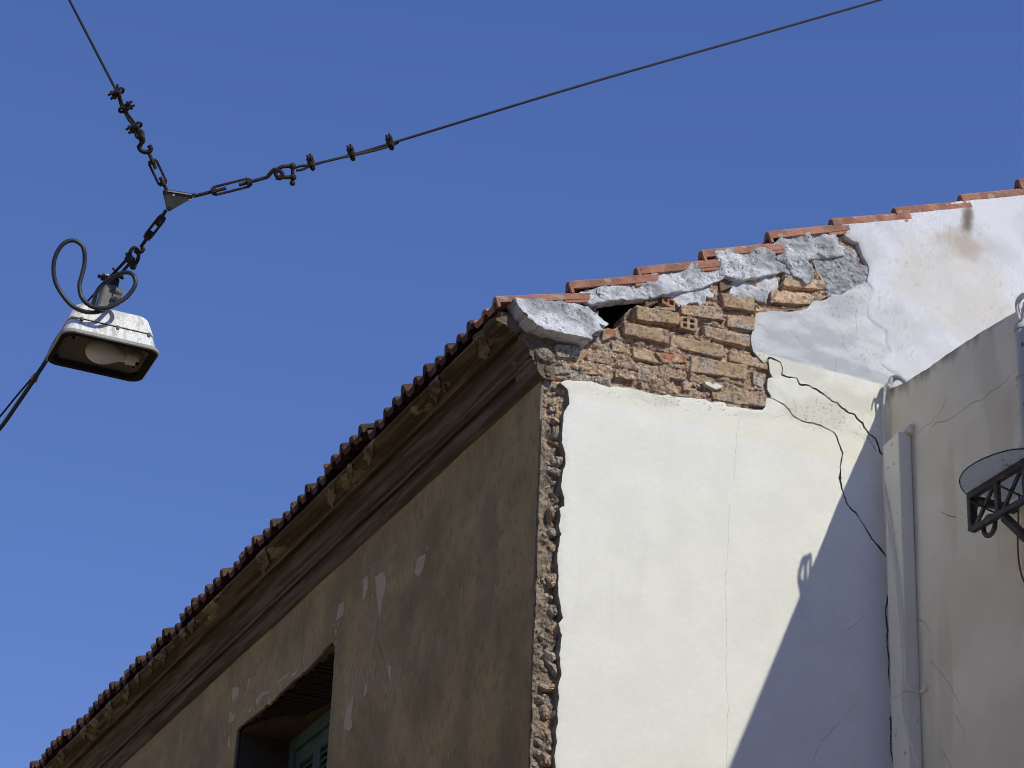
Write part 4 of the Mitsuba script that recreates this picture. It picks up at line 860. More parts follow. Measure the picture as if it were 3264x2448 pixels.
for q in TR["flakes"]:
    q = np.array(q); c_, e_ = q.mean(0), np.ptp(q, axis=0)
    for _ in range(5):
        cy, cz = c_[0] + rp.uniform(-1.1, 1.1) * e_[0], c_[1] + rp.uniform(-0.9, 0.9) * e_[1]
        s_ = rp.uniform(0.004, 0.012)
        pg = Polygon([(-cy + s_ * rp.uniform(0.4, 1.2) * math.cos(t), cz + 1.8 * s_ * rp.uniform(0.4, 1.2) * math.sin(t)) for t in np.linspace(0, 2 * np.pi, 9)[:-1]])
        if pg.is_valid and not pg.intersects(opening):
            chips.append(sheet(pg, 0.05, lambda a, b: h_front(a, b) + 0.0018, -0.008, to_front))
for _ in range(110):
    y, z = 0.1 + 2.2 * rp.random() ** 0.8, 5.2 + 1.2 * rp.random() ** 1.5
    w, h = rp.uniform(0.003, 0.010), rp.uniform(0.006, 0.030) * rp.uniform(0.5, 1.3)
    ang = np.linspace(0, 2 * np.pi, 8)[:-1]
    rr = [rp.uniform(0.5, 1.1) for _ in ang]
    pg = Polygon([(-y + w * r * math.cos(t), z + h * r * math.sin(t)) for r, t in zip(rr, ang)])
    if pg.is_valid:
        chips.append(sheet(pg, 0.05, lambda a, b: h_front(a, b) + 0.0018, -0.008, to_front))
add(house, "paint_chips", cat(*chips), "brown_chip", kind="stuff")

# window: reveal, broken soffit with bare laths, teal shutters
wn = house + "__window"
depth = 0.325
add(house, "window__jamb", bx((depth, 0.03, 2.72), (depth / 2 + 0.03, yl + 0.005, 5.25)), "dark_plaster")
add(house, "window__jamb", bx((depth, 0.03, 2.72), (depth / 2 + 0.03, yr - 0.012, 5.25)), "dark_plaster")
zs = zt - 0.004
soff = poly(rough_ring([(0.03, 3.84), (0.125, 3.575), (0.20, 3.50), (0.251, 3.462), (0.308, 3.225), (0.31, 3.0), (0.29, 2.75), (0.30, 2.42)], 0.012, 0.012, 18) + [(depth + 0.02, 2.40), (depth + 0.02, yl), (0.03, yl)])
sm = trimesh.creation.extrude_polygon(soff, 0.025, engine="earcut"); sm.apply_translation((0, 0, zs - 0.008))
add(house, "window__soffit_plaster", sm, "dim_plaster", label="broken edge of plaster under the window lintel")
y = 2.43
rl = random.Random(3)
while y < 3.83:
    w = rl.uniform(0.024, 0.034)
    add(house, "window__lath", bx((depth + rl.uniform(-0.04, 0.0), w, 0.016), (0.04 + depth / 2, y + w / 2, zs + 0.022 + rl.uniform(-0.004, 0.004)), bev=0.003), "dark_wood")
    y += w + rl.uniform(0.010, 0.018)
add(house, "window__lintel", bx((depth + 0.05, 1.55, 0.12), (0.03 + depth / 2, 3.13, zs + 0.095)), "dark_wood")
fx = depth + 0.02
add(house, "window__frame", cat(bx((0.07, 1.46, 0.075), (fx, 3.135, zs - 0.045), bev=0.006), bx((0.07, 0.065, 2.6), (fx, yl - 0.045, 5.27), bev=0.006), bx((0.07, 0.065, 2.6), (fx, yr + 0.03, 5.27), bev=0.006)), "teal_paint", label="faded teal wooden window frame")
leafw = (yl - 0.08 - (yr + 0.065)) / 4
for k in range(4):
    y0 = yr + 0.065 + k * leafw + 0.003; y1 = y0 + leafw - 0.006
    st = 0.05
    lf = cat(bx((0.035, st, 2.5), (fx + 0.0, y0 + st / 2, 5.26), bev=0.004), bx((0.035, st, 2.5), (fx, y1 - st / 2, 5.26), bev=0.004), bx((0.035, y1 - y0 - 2 * st, 0.09), (fx, (y0 + y1) / 2, zs - 0.135), bev=0.003), bx((0.035, y1 - y0 - 2 * st, 0.10), (fx, (y0 + y1) / 2, 4.2), bev=0.003))
    sh = add(house, "window__shutter", lf, "teal_paint")
    z = zs - 0.20
    sl = []
    while z > 5.6:
        sl.append(bx((0.008, y1 - y0 - 2 * st, 0.05), (fx + 0.005, (y0 + y1) / 2, z), np.array([[0.77, 0, 0.64], [0, 1, 0], [-0.64, 0, 0.77]]))); z -= 0.042
    add(house, "window__shutter_slats", cat(*sl), "teal_paint", kind="stuff")
add(house, "window__backing", bx((0.02, 1.5, 2.75), (fx + 0.05, 3.135, 5.25)), "dark_masonry")

# cornice: one long moulded profile, slightly uneven
prof = [(0.0, 0.0), (0.010, 0.004), (0.022, 0.012), (0.034, 0.030), (0.038, 0.050), (0.038, 0.084), (0.060, 0.074), (0.062, 0.092), (0.074, 0.096), (0.080, 0.106), (0.074, 0.116), (0.080, 0.122), (0.086, 0.138), (0.098, 0.155), (0.112, 0.166),
        (0.116, 0.166), (0.116, 0.205), (0.146, 0.200), (0.150, 0.184), (0.154, 0.203), (0.192, 0.208), (0.194, 0.215), (0.244, 0.226), (0.248, 0.236), (0.20, 0.262)]
ys = np.concatenate([[-0.012], np.arange(0.0, FAR, 0.06)])
pr = np.array(prof)
cvx = np.zeros((len(ys), len(pr), 3))
for i, yy in enumerate(ys):
    wob = 0.006 * (fb2(np.full(len(pr), yy), pr[:, 1] * 3, 2.4, 3, 31) - 0.5) + 0.004 * (fb2(np.full(len(pr), yy), pr[:, 1] * 20, 9, 2, 32) - 0.5)
    cvx[i, :, 0] = -(pr[:, 0] + wob); cvx[i, :, 1] = yy; cvx[i, :, 2] = ZB + pr[:, 1] + 0.006 * (fb2(np.array([yy]), np.array([0.0]), 0.9, 2, 33)[0] - 0.5)
n1, n2 = cvx.shape[:2]
i, j = np.meshgrid(np.arange(n1 - 1), np.arange(n2 - 1), indexing="ij")
f = np.stack([i * n2 + j, i * n2 + j + 1, (i + 1) * n2 + j + 1, (i + 1) * n2 + j], -1).reshape(-1, 4)
f = np.vstack([f[:, [0, 1, 2]], f[:, [0, 2, 3]]])
endp = Polygon([(-p, z) for p, z in prof] + [(0.05, 0.262), (0.05, 0.0)])
ev = trimesh.creation.extrude_polygon(endp, 0.01, engine="earcut"); q = np.array(ev.vertices)
ev = trimesh.Trimesh(np.stack([q[:, 0], -0.012 + q[:, 2], ZB + q[:, 1]], 1), ev.faces, process=False); ev.fix_normals()
add(house, "cornice", trimesh.Trimesh(cvx.reshape(-1, 3), f, process=False), "stained_cornice", smooth=28, label="stained moulded cornice under the eaves")
add(house, "cornice__broken_end", ev, "shaded_rubble")
for k, q in enumerate([[(-0.125, 7.275), (-0.02, 7.28), (-0.015, 7.19), (-0.10, 7.20)], [(-0.065, 7.215), (0.05, 7.21), (0.055, 7.11), (-0.04, 7.10)], [(-0.215, 7.285), (-0.12, 7.295), (-0.11, 7.245), (-0.17, 7.255)], [(-0.035, 7.30), (0.06, 7.29), (0.06, 7.22), (-0.02, 7.21)], [(-0.02, 7.12), (0.05, 7.12), (0.04, 7.06), (0.0, 7.055)]]):
    add(house, "rubble_stone", rock(q, -0.06, [0.026, 0.034, 0.020, 0.028, 0.026][k], to_gable, seed=300 + k), "shaded_rubble" if k != 1 else "rubble_core", smooth=50)
rs = random.Random(41)
for k, ring in enumerate(TR["soffit_stains"]):
    pg = poly(rough_ring([(-x, y) for x, y in ring] + [(-ring[0][0], ring[0][1])], 0.008, 0.012, 30, seed=200 + k)).intersection(sbox(0.150, 0.0, 0.250, 9.3))
    pg = max(pg.geoms, key=lambda g: g.area) if hasattr(pg, "geoms") and len(pg.geoms) else pg
    if pg.is_empty or pg.geom_type != "Polygon":
        continue
    m = sheet(pg, 0.012, lambda a, b: 0.003 + 0.007 * fb2(a, b, 22, 3, 210), -0.012, lambda a, b, h: np.stack([-a, b, ZB + 0.203 + (a - 0.154) * 0.25 - h], -1))
    m.invert()
    add(house, "cornice__crumbled_patch", m, "crumbled_soffit", smooth=40)
# broken masonry behind the cornice end, under the first tile
add(house, "cornice_stub", blob_box([(-0.120, 7.275), (0.07, 7.27), (0.055, 7.09), (-0.045, 7.10)], -0.20, 0.010, to_gable, r=0.02, amp=0.014, seed=140, n=(16, 10, 6)), "shaded_rubble", smooth=50, label="broken brown stub of masonry at the cornice end")
add(house, "cornice_stub", blob_box([(-0.235, 7.34), (0.10, 7.375), (0.05, 7.28), (-0.20, 7.285)], -0.30, 0.0, to_gable, r=0.015, amp=0.010, seed=141, n=(16, 8, 6)), "shaded_rubble", smooth=50)

# ---- roof -----------------------------------------------------------------------------------------------------------
TW, TL = 0.252, 0.485
def tile_mesh():
    """An interlocking clay tile: two rolls across, a turned-down front lip; x up the slope, y across, z out of the roof."""
    yy = np.linspace(0, TW, 29)
    roll = lambda c, w, h: h * np.clip(np.cos(np.clip((yy - c) / w, -1, 1) * np.pi / 2), 0, 1) ** 0.75
    z = 0.002 + np.maximum.reduce([roll(0.022, 0.034, 0.042), roll(0.140, 0.032, 0.030), roll(TW + 0.018, 0.03, 0.036), 0 * yy])
    xs_ = np.array([0.0, 0.010, 0.03, 0.2, TL])
    top = np.zeros((len(xs_), len(yy), 3))
    for i, x in enumerate(xs_):
        top[i, :, 0] = x; top[i, :, 1] = yy; top[i, :, 2] = z - (0.006 if i == 0 else 0)
    th = np.where(xs_ < 0.02, 0.030, 0.014)
    bot = top.copy(); bot[:, :, 2] -= th[:, None] + 0 * yy[None]
    bot[:, :, 2] = np.where((xs_ < 0.02)[:, None], np.minimum(bot[:, :, 2], -0.018 + 0.4 * z[None]), bot[:, :, 2])
    a, b = top.shape[:2]; V = np.vstack([top.reshape(-1, 3), bot.reshape(-1, 3)]); N = a * b
    i, j = np.meshgrid(np.arange(a - 1), np.arange(b - 1), indexing="ij")
    q = np.stack([i * b + j, (i + 1) * b + j, (i + 1) * b + j + 1, i * b + j + 1], -1).reshape(-1, 4)
    F = [q[:, [0, 1, 2]], q[:, [0, 2, 3]], q[:, [0, 2, 1]] + N, q[:, [0, 3, 2]] + N]
    loop = [k for k in range(b)] + [k * b + b - 1 for k in range(1, a)] + [(a - 1) * b + k for k in range(b - 2, -1, -1)] + [k * b for k in range(a - 2, 0, -1)]
    l = np.array(loop); l2 = np.roll(l, -1)
    F += [np.stack([l, l2, l2 + N], 1), np.stack([l, l2 + N, l + N], 1)]
    return trimesh.Trimesh(V, np.vstack(F), process=False)
tile_ply = mikit.ply(tile_mesh(), "terracotta", smooth=35)
eave_ply = mikit.ply(tile_mesh(), "old_shaded_terracotta", smooth=35)
def verge_tile_mesh(chip):
    """The tile at the open gable edge: same body with a square-edged side and hollow ribs below."""
    m = tile_mesh()
    ribs = [bx((TL - 0.02, 0.016, 0.030), (TL / 2, 0.004, 0.004)), bx((0.014, 0.016, 0.052), (0.002, 0.004, -0.006)), bx((0.12, 0.012, 0.014), (TL - 0.08, 0.006, -0.018))]
    for r_ in ribs:
        v = np.array(r_.vertices); r_.vertices = v
    m = cat(m, *ribs)
    v = np.array(m.vertices)
    v[:, 2] = np.where(v[:, 2] > 0, v[:, 2] * (0.62 if chip == 0 else 0.80), v[:, 2])
    v[:, 2] += 0.004 * (fbn(v * 14 + chip, 2, 3) - 0.5)
    m.vertices = v
    return m
rt = random.Random(4)
def tile_at(ply_, x, y, z, th, roll=0.0, yaw=0.0):
    c, s = math.cos(th), math.sin(th)
    M = np.eye(4); M[:3, 0] = (c, 0, s); M[:3, 1] = (0, 1, 0); M[:3, 2] = (-s, 0, c)
    R2 = trimesh.transformations.euler_matrix(roll, 0, yaw)
    M = M @ R2; M[:3, 3] = (x, y, z)
    return M
verge_all = [tuple(v) for v in verge] + [(verge[-1, 0] + 0.365 * k, verge[-1, 1] + 0.183 * k) for k in range(1, 6)]
for i, (x, z) in enumerate(verge_all):
    th = math.radians([17.0, 20.0, 20.5, 20.5, 21, 20.5, 20.5, 21, 21][min(i, 8)])
    tm = mikit.ply(verge_tile_mesh(i * 3.3), "terracotta", smooth=35)
    add(house, "roof__tile", tm, None, xf=tile_at(tm, x, [-0.045, -0.043, -0.036, -0.034, -0.032, -0.030, -0.030, -0.030, -0.030][min(i, 8)], z - (0.026 if i == 0 else 0.032 if i < 4 else 0.025), th))
    for c in range(1, 3):
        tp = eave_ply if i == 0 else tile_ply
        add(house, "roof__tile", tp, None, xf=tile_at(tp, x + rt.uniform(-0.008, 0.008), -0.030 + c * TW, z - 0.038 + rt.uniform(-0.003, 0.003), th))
c = 3
while -0.045 + c * TW < FAR - 0.2:
    yy = -0.045 + c * TW
    ez = 7.389 + 0.012 * math.sin(yy * 0.9) - 0.010
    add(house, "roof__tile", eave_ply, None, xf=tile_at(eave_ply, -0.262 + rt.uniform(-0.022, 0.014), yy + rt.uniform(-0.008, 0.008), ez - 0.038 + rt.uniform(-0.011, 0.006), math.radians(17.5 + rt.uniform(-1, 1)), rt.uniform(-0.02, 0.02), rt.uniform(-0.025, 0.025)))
    c += 1
sx0, sx1 = -0.20, 4.4
deck = np.array([[sx0, 0.05, 7.335], [sx1, 0.05, 7.335 + (sx1 - sx0) * 0.5], [sx1, FAR, 7.335 + (sx1 - sx0) * 0.5], [sx0, FAR, 7.335]])
dk = np.vstack([deck, deck - [0, 0, 0.03]])
add(house, "roof__deck", trimesh.convex.convex_hull(dk), "dark_wood")
deck2 = np.array([[sx1, 0.05, 7.335 + (sx1 - sx0) * 0.5], [9.0, 0.05, 7.335], [9.0, FAR, 7.335], [sx1, FAR, 7.335 + (sx1 - sx0) * 0.5]])
add(house, "roof__deck", trimesh.convex.convex_hull(np.vstack([deck2, deck2 - [0, 0, 0.03]])), "terracotta")
add(house, "back_wall", cat(bx((9.0, 0.2, 7.3), (4.5, FAR, 3.65)), bx((0.2, FAR, 7.3), (8.9, FAR / 2, 3.65)), bx((4.6, 0.2, 7.3), (6.7, 0.20, 3.65)), trimesh.Trimesh([(4.4, 0.1, 7.28), (9.0, 0.1, 7.28), (4.4, 0.1, 9.55), (4.4, 0.3, 7.28), (9.0, 0.3, 7.28), (4.4, 0.3, 9.55)], [[0, 1, 2], [3, 5, 4], [0, 3, 4], [0, 4, 1], [1, 4, 5], [1, 5, 2]])), "dark_masonry")

# ---- the neighbour's house ------------------------------------------------------------------------------------------
near = thing("neighbour_house", "cream plastered house wall in shade with thin cracks, right of the cracked gable", "house")
top = rough_ring([(-y, z) for y, z in TR["wall_top"]], 0.012, 0.004, 30)
nw = poly([(0.0, 0.0), (0.0, 7.425)] + top + [(3.0, 7.22), (7.5, 7.2), (7.5, 0.0)])
wcr = [crack_shape([(-y, z) for y, z in q], 0.0026, 0.0020, 0.004, seed=150 + i) for i, q in enumerate(TR["wcracks"])]
nw = nw.difference(shapely.union_all(wcr))
nw = max(nw.geoms, key=lambda g: g.area) if hasattr(nw, "geoms") else nw
add(near, "wall", sheet(nw, 0.04, lambda a, b: 0.006 * (fb2(a, b, 1.8, 3, 41) - 0.5), -0.16, to_near), "cream_plaster", smooth=40)
add(near, "body", cat(bx((6.0, 7.4, 6.9), (XW + 3.10, -3.75, 3.45)), bx((0.18, 7.4, 0.3), (XW + 6.0, -3.75, 7.0))), "cream_plaster")

# ---- downpipe and cables on that wall -------------------------------------------------------------------------------
pipe = thing("downpipe", "white boxed downpipe on the cream wall beside the gable corner", "pipe")
px0, py0, py1 = XW - 0.070, -0.252, -0.118
ptop = 7.10
pm = bx((0.068, py1 - py0, ptop), (px0 + 0.034, (py0 + py1) / 2, ptop / 2), bev=0.004)
v = np.array(pm.vertices); hi = v[:, 2] > ptop - 0.02
v[hi, 2] += 0.10 * (-(v[hi, 1]) - 0.118) - 0.02 + 0.5 * (v[hi, 0] - px0) * 0.4
pm.vertices = v
add(pipe, "duct", pm, "white_pipe_paint")
add(pipe, "band", cat(bx((0.078, 0.148, 0.016), (px0 + 0.034, (py0 + py1) / 2, 5.832), bev=0.004), bx((0.012, 0.05, 0.018), (XW - 0.006, py0 - 0.028, 5.832), bev=0.005), ball((XW - 0.008, py0 - 0.05, 5.832), 0.013)), "white_pipe_paint", smooth=35)
capm = rock([(0.150, 7.132), (0.285, 7.140), (0.275, 7.075), (0.150, 7.085)], -0.02, 0.042, to_near, seed=161)
add(pipe, "mortar_cap", capm, "cream_plaster", smooth=50, label="lump of mortar behind the top of the pipe")

cc = np.array(TR["cable_corner"])
k1 = thing("service_cable", "thin white cable coming over the wall top beside the gable corner and crossing the downpipe", "cable")
add(k1, "sheath", tube(spline(cc, 8), 0.0036, 8), "white_cable", smooth=True)
c2 = cc.copy(); c2[:10, 1] -= 0.012; c2[10:, 1] -= 0.010; c2[:, 0] -= 0.001
add(k1, "sheath", tube(spline(c2[1:], 8), 0.0026, 8), "white_cable", smooth=True)
k2 = thing("conduit_loop", "short grey conduit looping over the wall top at the gable corner", "conduit")
add(k2, "tube", tube(spline(TR["coil"], 8), 0.011, 10), "grey_cable", smooth=True)
add(k2, "tube", tube(spline(TR["coil2"], 8), 0.008, 10), "grey_cable", smooth=True)
add(k2, "collar", ball(np.array(TR["coil"][0]) + [0, 0, -0.004], 0.016), "grey_pipe_paint", smooth=True)

ms = TR["mast"]
mr = 0.036
my = -1.168 - mr
mx = XW - mr - 0.004
mast = thing("conduit_mast", "grey weathered conduit pipe standing against the cream wall at the picture's edge", "pipe")
add(mast, "tube", tube(spline([(mx, my, 7.185), (mx, my, 6.9), (mx, my, 6.2), (mx, my, 6.02), (mx + 0.01, my, 5.955), (mx + 0.05, my, 5.90)], 6), mr, 24), "grey_pipe_paint", smooth=True)
add(mast, "hood", tube([(mx, my, 7.180), (mx, my, 7.20), (mx + 0.006, my - 0.006, 7.222), (mx + 0.012, my - 0.012, 7.230)], [mr + 0.004, mr + 0.004, mr - 0.010, 0.01], 24), "grey_pipe_paint", smooth=40)
for zz in (6.95, 6.45):
    add(mast, "bracket", cat(tube([(mx + (mr + 0.003) * math.cos(t), my + (mr + 0.003) * math.sin(t), zz) for t in np.linspace(0, 2 * np.pi, 25)[:-1]], 0.006, 6, closed=True), bx((0.05, 0.16, 0.02), (XW - 0.012, my, zz), bev=0.003)), "grey_pipe_paint", smooth=40)
lp = thing("drip_loop_cable", "pale cables bent into drip loops above the grey conduit pipe", "cable")
for nm, mat, r in (("loops", "white_cable", 0.0095), ("loops2", "white_cable", 0.0075), ("loops3", "white_cable", 0.006)):
    add(lp, "strand", tube(spline(TR[nm], 8), r, 10), mat, smooth=True)
tc = thing("drop_cable", "thin brown cable hanging down the cream wall behind the iron canopy", "cable")
add(tc, "sheath", tube(spline(TR["thin"], 8), 0.0042, 8), "brown_cable", smooth=True)

# ---- iron canopy ----------------------------------------------------------------------------------------------------
xt, zc = TR["xt"], TR["zc"]
can = thing("iron_canopy", "small canopy of ribbed pale sheet on a rusty dark iron truss", "canopy")
tr = TR["truss"]
P3 = lambda q, dx=0.0: np.array([xt + dx, q[0], q[1]])
def ext(a, b, y):
    a, b = np.asarray(a, float), np.asarray(b, float); t = (y - a[0]) / (b[0] - a[0]); return a + (b - a) * t
YE = -2.45
ya, yb_ = tr["posts"][0][0], tr["posts"][1][0]
t0, t1 = np.array([ya, zc - 0.012]), np.array([YE, zc - 0.035])
b0, b1 = np.array([yb_, tr["posts"][1][1]]), np.array([YE, tr["posts"][1][1] - 0.045])
add(can, "chord", bar(P3(t0), P3(t1), 0.030, 0.030, (0, 0, 1), 0.003), "green_iron")
add(can, "chord", bar(P3(b0), P3(b1), 0.026, 0.026, (0, 0, 1), 0.003), "green_iron")
step = tr["posts"][0][0] - tr["posts"][2][0]
yk = (ya + yb_) / 2
k = 0
while yk > YE:
    zt_, zb_ = np.interp(yk, [YE, ya], [t1[1], t0[1]]), np.interp(yk, [YE, yb_], [b1[1], b0[1]])
    add(can, "post", bar((xt, yk, zb_), (xt, yk, zt_), 0.026, 0.022, (0, 1, 0), 0.003), "green_iron")
    y2 = yk - step
    if y2 > YE:
        add(can, "brace", bar((xt + 0.004, yk - 0.028, zb_ + 0.012), (xt + 0.004, y2 + 0.022, zt_ - 0.012), 0.020, 0.012, (0, 1, 0), 0.002), "green_iron")
        add(can, "tie_rod", cyl((xt - 0.008, yk - 0.012, zt_ - 0.028), (xt - 0.008, y2 + 0.010, zb_ + 0.006), 0.0045, 8), "rusty_iron", smooth=True)
    yk = y2; k += 1
for ye in (ya - 0.006, -1.85, YE):
    add(can, "end_beam", bar((xt, ye, zc - 0.022), (XW, ye, zc - 0.022), 0.032, 0.032, (0, 0, 1), 0.003), "green_iron")
add(can, "strut", bar((xt, tr["strut"][0][0], tr["strut"][0][1]), (XW - 0.01, tr["strut"][0][0] - 0.20, tr["strut"][0][1] - 0.36), 0.034, 0.034, (0, 1, 0), 0.004), "green_iron")
add(can, "strut", bar((xt, -2.2, 6.15), (XW - 0.01, -2.3, 5.70), 0.034, 0.034, (0, 1, 0), 0.004), "green_iron")
ry, rz = tr["ring"][0]
add(can, "scroll", tube([(xt + 0.018, ry + 0.042 * math.cos(t), rz + 0.042 * math.sin(t)) for t in np.linspace(0, 2 * np.pi, 29)[:-1]], 0.011, 10, closed=True), "green_iron", smooth=True)
add(can, "scroll", tube(spline([(xt + 0.018, y_, z_) for y_, z_ in tr["arc"]], 8), 0.010, 10), "green_iron", smooth=True)
out = TR["sheet"]
edge = spline([(x, y, 0) for x, y in out], 6)[:, :2]
YS = YE
arc_far = [(x, y) for x, y in edge] + [(edge[-1, 0] + 0.02, edge[-1, 1] - 0.10), (edge[-1, 0] + 0.03, edge[-1, 1] - 0.40), (edge[-1, 0] + 0.03, YS)]
pgs = Polygon(arc_far + [(XW - 0.02, YS), (XW - 0.02, arc_far[0][1] - 0.02), (arc_far[0][0], arc_far[0][1] - 0.02)]).buffer(0)
pitch = 0.0145
na_ = np.arange(1.28, XW, 0.0018); nb_ = np.arange(YS, -1.10, 0.02)
def rib_h(a, b):
    return zc + 0.017 + 0.0050 * np.cos(a / pitch * 2 * np.pi)
def rib_sheet():
    # strips along y, cut to the outline
    V, F = [], []
    for a in na_[:-1]:
        g = pgs.intersection(sbox(a, YS, a + 0.0018, 0))
        for s in (g.geoms if hasattr(g, "geoms") else [g]):
            if s.geom_type != "Polygon" or s.area < 1e-8:
                continue
            for t in shapely.constrained_delaunay_triangles(s).geoms:
                c_ = np.array(t.exterior.coords[:3]); n_ = len(V)
                V += [(q[0], q[1], rib_h(q[0], q[1])) for q in c_]; F.append([n_, n_ + 1, n_ + 2])
    m = trimesh.Trimesh(np.array(V), np.array(F), process=False); m.merge_vertices(digits_vertex=6)
    m.fix_normals()
    return m
add(can, "ribbed_sheet", rib_sheet(), "ribbed_sheet", smooth=True, label="pale translucent ribbed sheet with a curved edge")
e3 = np.array([(x, y, zc + 0.014) for x, y in arc_far])
add(can, "edge_trim", tube(e3, 0.0026, 6), "rusty_iron", smooth=True)

def run_on(pts, dist, end=True, sag=0.0):
    """The wire carried on past its last (or first) point, out to where it is anchored."""
    p = [np.asarray(q, float) for q in (pts if end else pts[::-1])]
    d = p[-1] - p[-2]; d /= np.linalg.norm(d)
    p += [p[-1] + d * dist * t - np.array([0, 0, sag * t * t]) for t in (0.2, 0.5, 1.0)]
    return p if end else p[::-1]

# ---- street lamp ----------------------------------------------------------------------------------------------------
LP = TR["lamp"]
L, W = LP["L"], LP["W"]
from scipy.spatial.transform import Rotation
LM = np.eye(4); LM[:3, :3] = Rotation.from_rotvec(LP["rot"]).as_matrix(); LM[:3, 3] = LP["pos"]
def lampw(p):
    return (np.asarray(p, float) @ LM[:3, :3].T) + LM[:3, 3]
def rrect(l, w, r, n=9):
    r = min(r, 0.49 * min(l, w)); o = []
    for cx, cy, a in ((l / 2 - r, w / 2 - r, 0), (-l / 2 + r, w / 2 - r, 90), (-l / 2 + r, -w / 2 + r, 180), (l / 2 - r, -w / 2 + r, 270)):
        o += [(cx + r * math.cos(math.radians(a + t)), cy + r * math.sin(math.radians(a + t))) for t in np.linspace(0, 90, n)]
    return np.array(o)
def loft(secs, cap0=False, cap1=False):
    """secs: (outline n x 2, z, dx, dy)"""
    V, F = [], []
    n = len(secs[0][0])
    for o, z, dx, dy in secs:
        V += [(x + dx, y + dy, z) for x, y in o]
    for k in range(len(secs) - 1):
        i = np.arange(n); j = (i + 1) % n
        F += [np.stack([k * n + i, k * n + j, (k + 1) * n + j], 1), np.stack([k * n + i, (k + 1) * n + j, (k + 1) * n + i], 1)]
    for flag, k in ((cap0, 0), (cap1, len(secs) - 1)):
        if flag:
            c_ = len(V); o, z, dx, dy = secs[k]; V.append((o[:, 0].mean() + dx, o[:, 1].mean() + dy, z)); i = np.arange(n); j = (i + 1) % n
            F.append(np.stack([np.full(n, c_), k * n + (j if k == 0 else i), k * n + (i if k == 0 else j)], 1))
    return trimesh.Trimesh(np.array(V, float), np.vstack(F), process=False)
lamp = thing("street_lamp", "white box shaped street lamp hanging from the span wires, its bulb showing underneath", "street lamp")
def ladd(name, m, mat, smooth=35, label=None):
    m = m.copy(); m.apply_transform(LM)
    return add(lamp, name, m, mat, smooth=smooth, label=label)
ladd("housing", loft([(rrect(L * 0.965, W * 0.955, 0.045), 0.016, 0, 0), (rrect(L * 0.94, W * 0.92, 0.045), 0.035, 0, 0), (rrect(L * 0.875, W * 0.83, 0.042), 0.078, 0, 0), (rrect(L * 0.855, W * 0.80, 0.04), 0.080, 0, 0)]), "lamp_paint")
ladd("seam_gasket", loft([(rrect(L * 0.86, W * 0.81, 0.04), 0.077, 0, 0), (rrect(L * 0.86, W * 0.81, 0.04), 0.086, 0, 0)]), "black_gasket")
ladd("lid", loft([(rrect(L * 0.85, W * 0.80, 0.04), 0.084, 0, 0), (rrect(L * 0.885, W * 0.835, 0.042), 0.085, 0, 0), (rrect(L * 0.880, W * 0.828, 0.042), 0.092, 0, 0), (rrect(L * 0.79, W * 0.74, 0.045), 0.148, 0, 0), (rrect(L * 0.765, W * 0.715, 0.045), 0.160, 0, 0), (rrect(L * 0.72, W * 0.66, 0.04), 0.168, 0, 0)], cap1=True), "lamp_paint")
ladd("rim", loft([(rrect(L * 0.985, W * 0.98, 0.05), 0.0, 0, 0), (rrect(L * 1.01, W * 1.012, 0.052), 0.004, 0, 0), (rrect(L * 1.01, W * 1.012, 0.052), 0.016, 0, 0), (rrect(L * 0.97, W * 0.96, 0.045), 0.022, 0, 0)]), "lamp_rim")
ladd("gasket", loft([(rrect(L * 0.985, W * 0.98, 0.05), 0.0, 0, 0), (rrect(L * 0.89, W * 0.84, 0.05), -0.001, 0, 0), (rrect(L * 0.86, W * 0.80, 0.05), 0.022, 0, 0)]), "black_gasket")
secs = []
for t in np.linspace(0, 1, 9):
    s = math.sqrt(max(0, 1 - t ** 2))
    secs.append((rrect(max(0.02, L * 0.88 * (0.35 + 0.65 * s)), max(0.015, W * 0.83 * (0.15 + 0.85 * s)), 0.07), 0.020 + 0.054 * t, 0, 0))
ladd("reflector", loft(secs, cap1=True), "reflector_metal", smooth=True)
bulbp = [(-0.072, 0.0005), (-0.070, 0.012), (-0.062, 0.026), (-0.048, 0.038), (-0.025, 0.0465), (0.0, 0.048), (0.025, 0.044), (0.048, 0.034), (0.066, 0.025), (0.080, 0.021), (0.088, 0.020)]
bm = trimesh.creation.revolve(np.array([(r_, x_) for x_, r_ in bulbp]), sections=28)
bm.apply_transform(trimesh.transformations.rotation_matrix(math.pi / 2, (0, 1, 0))); bm.apply_translation((0, 0.0, 0.022))
if bm.volume < 0: bm.invert()
ladd("bulb", bm, "opal_glass", smooth=True)
ladd("socket", cat(cyl((0.085, 0, 0.022), (0.098, 0, 0.022), 0.017, 20), cyl((0.098, 0, 0.022), (0.146, 0, 0.022), 0.026, 20)), "white_ceramic")
ladd("socket_clip", cat(bx((0.012, 0.014, 0.012), (0.143, -0.012, -0.002)), bx((0.012, 0.010, 0.012), (0.138, 0.02, 0.002))), "black_gasket")
for sx, sy in ((-0.40, 0.30), (0.40, 0.33), (-0.36, -0.30)):
    ladd("screw", cyl((sx * L, sy * W, 0.004), (sx * L, sy * W, 0.016), 0.006, 10), "black_gasket")
for sx in (-0.13, 0.02, 0.15):
    ladd("latch", bx((0.012, 0.006, 0.022), (sx, -0.134, 0.078), np.array([[1, 0, 0], [0, .95, .31], [0, -.31, .95]]), bev=0.002), "cast_grey")
ladd("label_plate", bx((0.016, 0.002, 0.030), (0.055, -0.1315, 0.058), np.array([[1, 0, 0], [0, .93, .36], [0, -.36, .93]])), "cast_grey", label="small grey plate on the lamp's side")
arm = [(-0.022, 0.0, 0.160), (-0.020, 0, 0.20), (-0.012, 0, 0.27), (-0.006, 0, 0.315)]
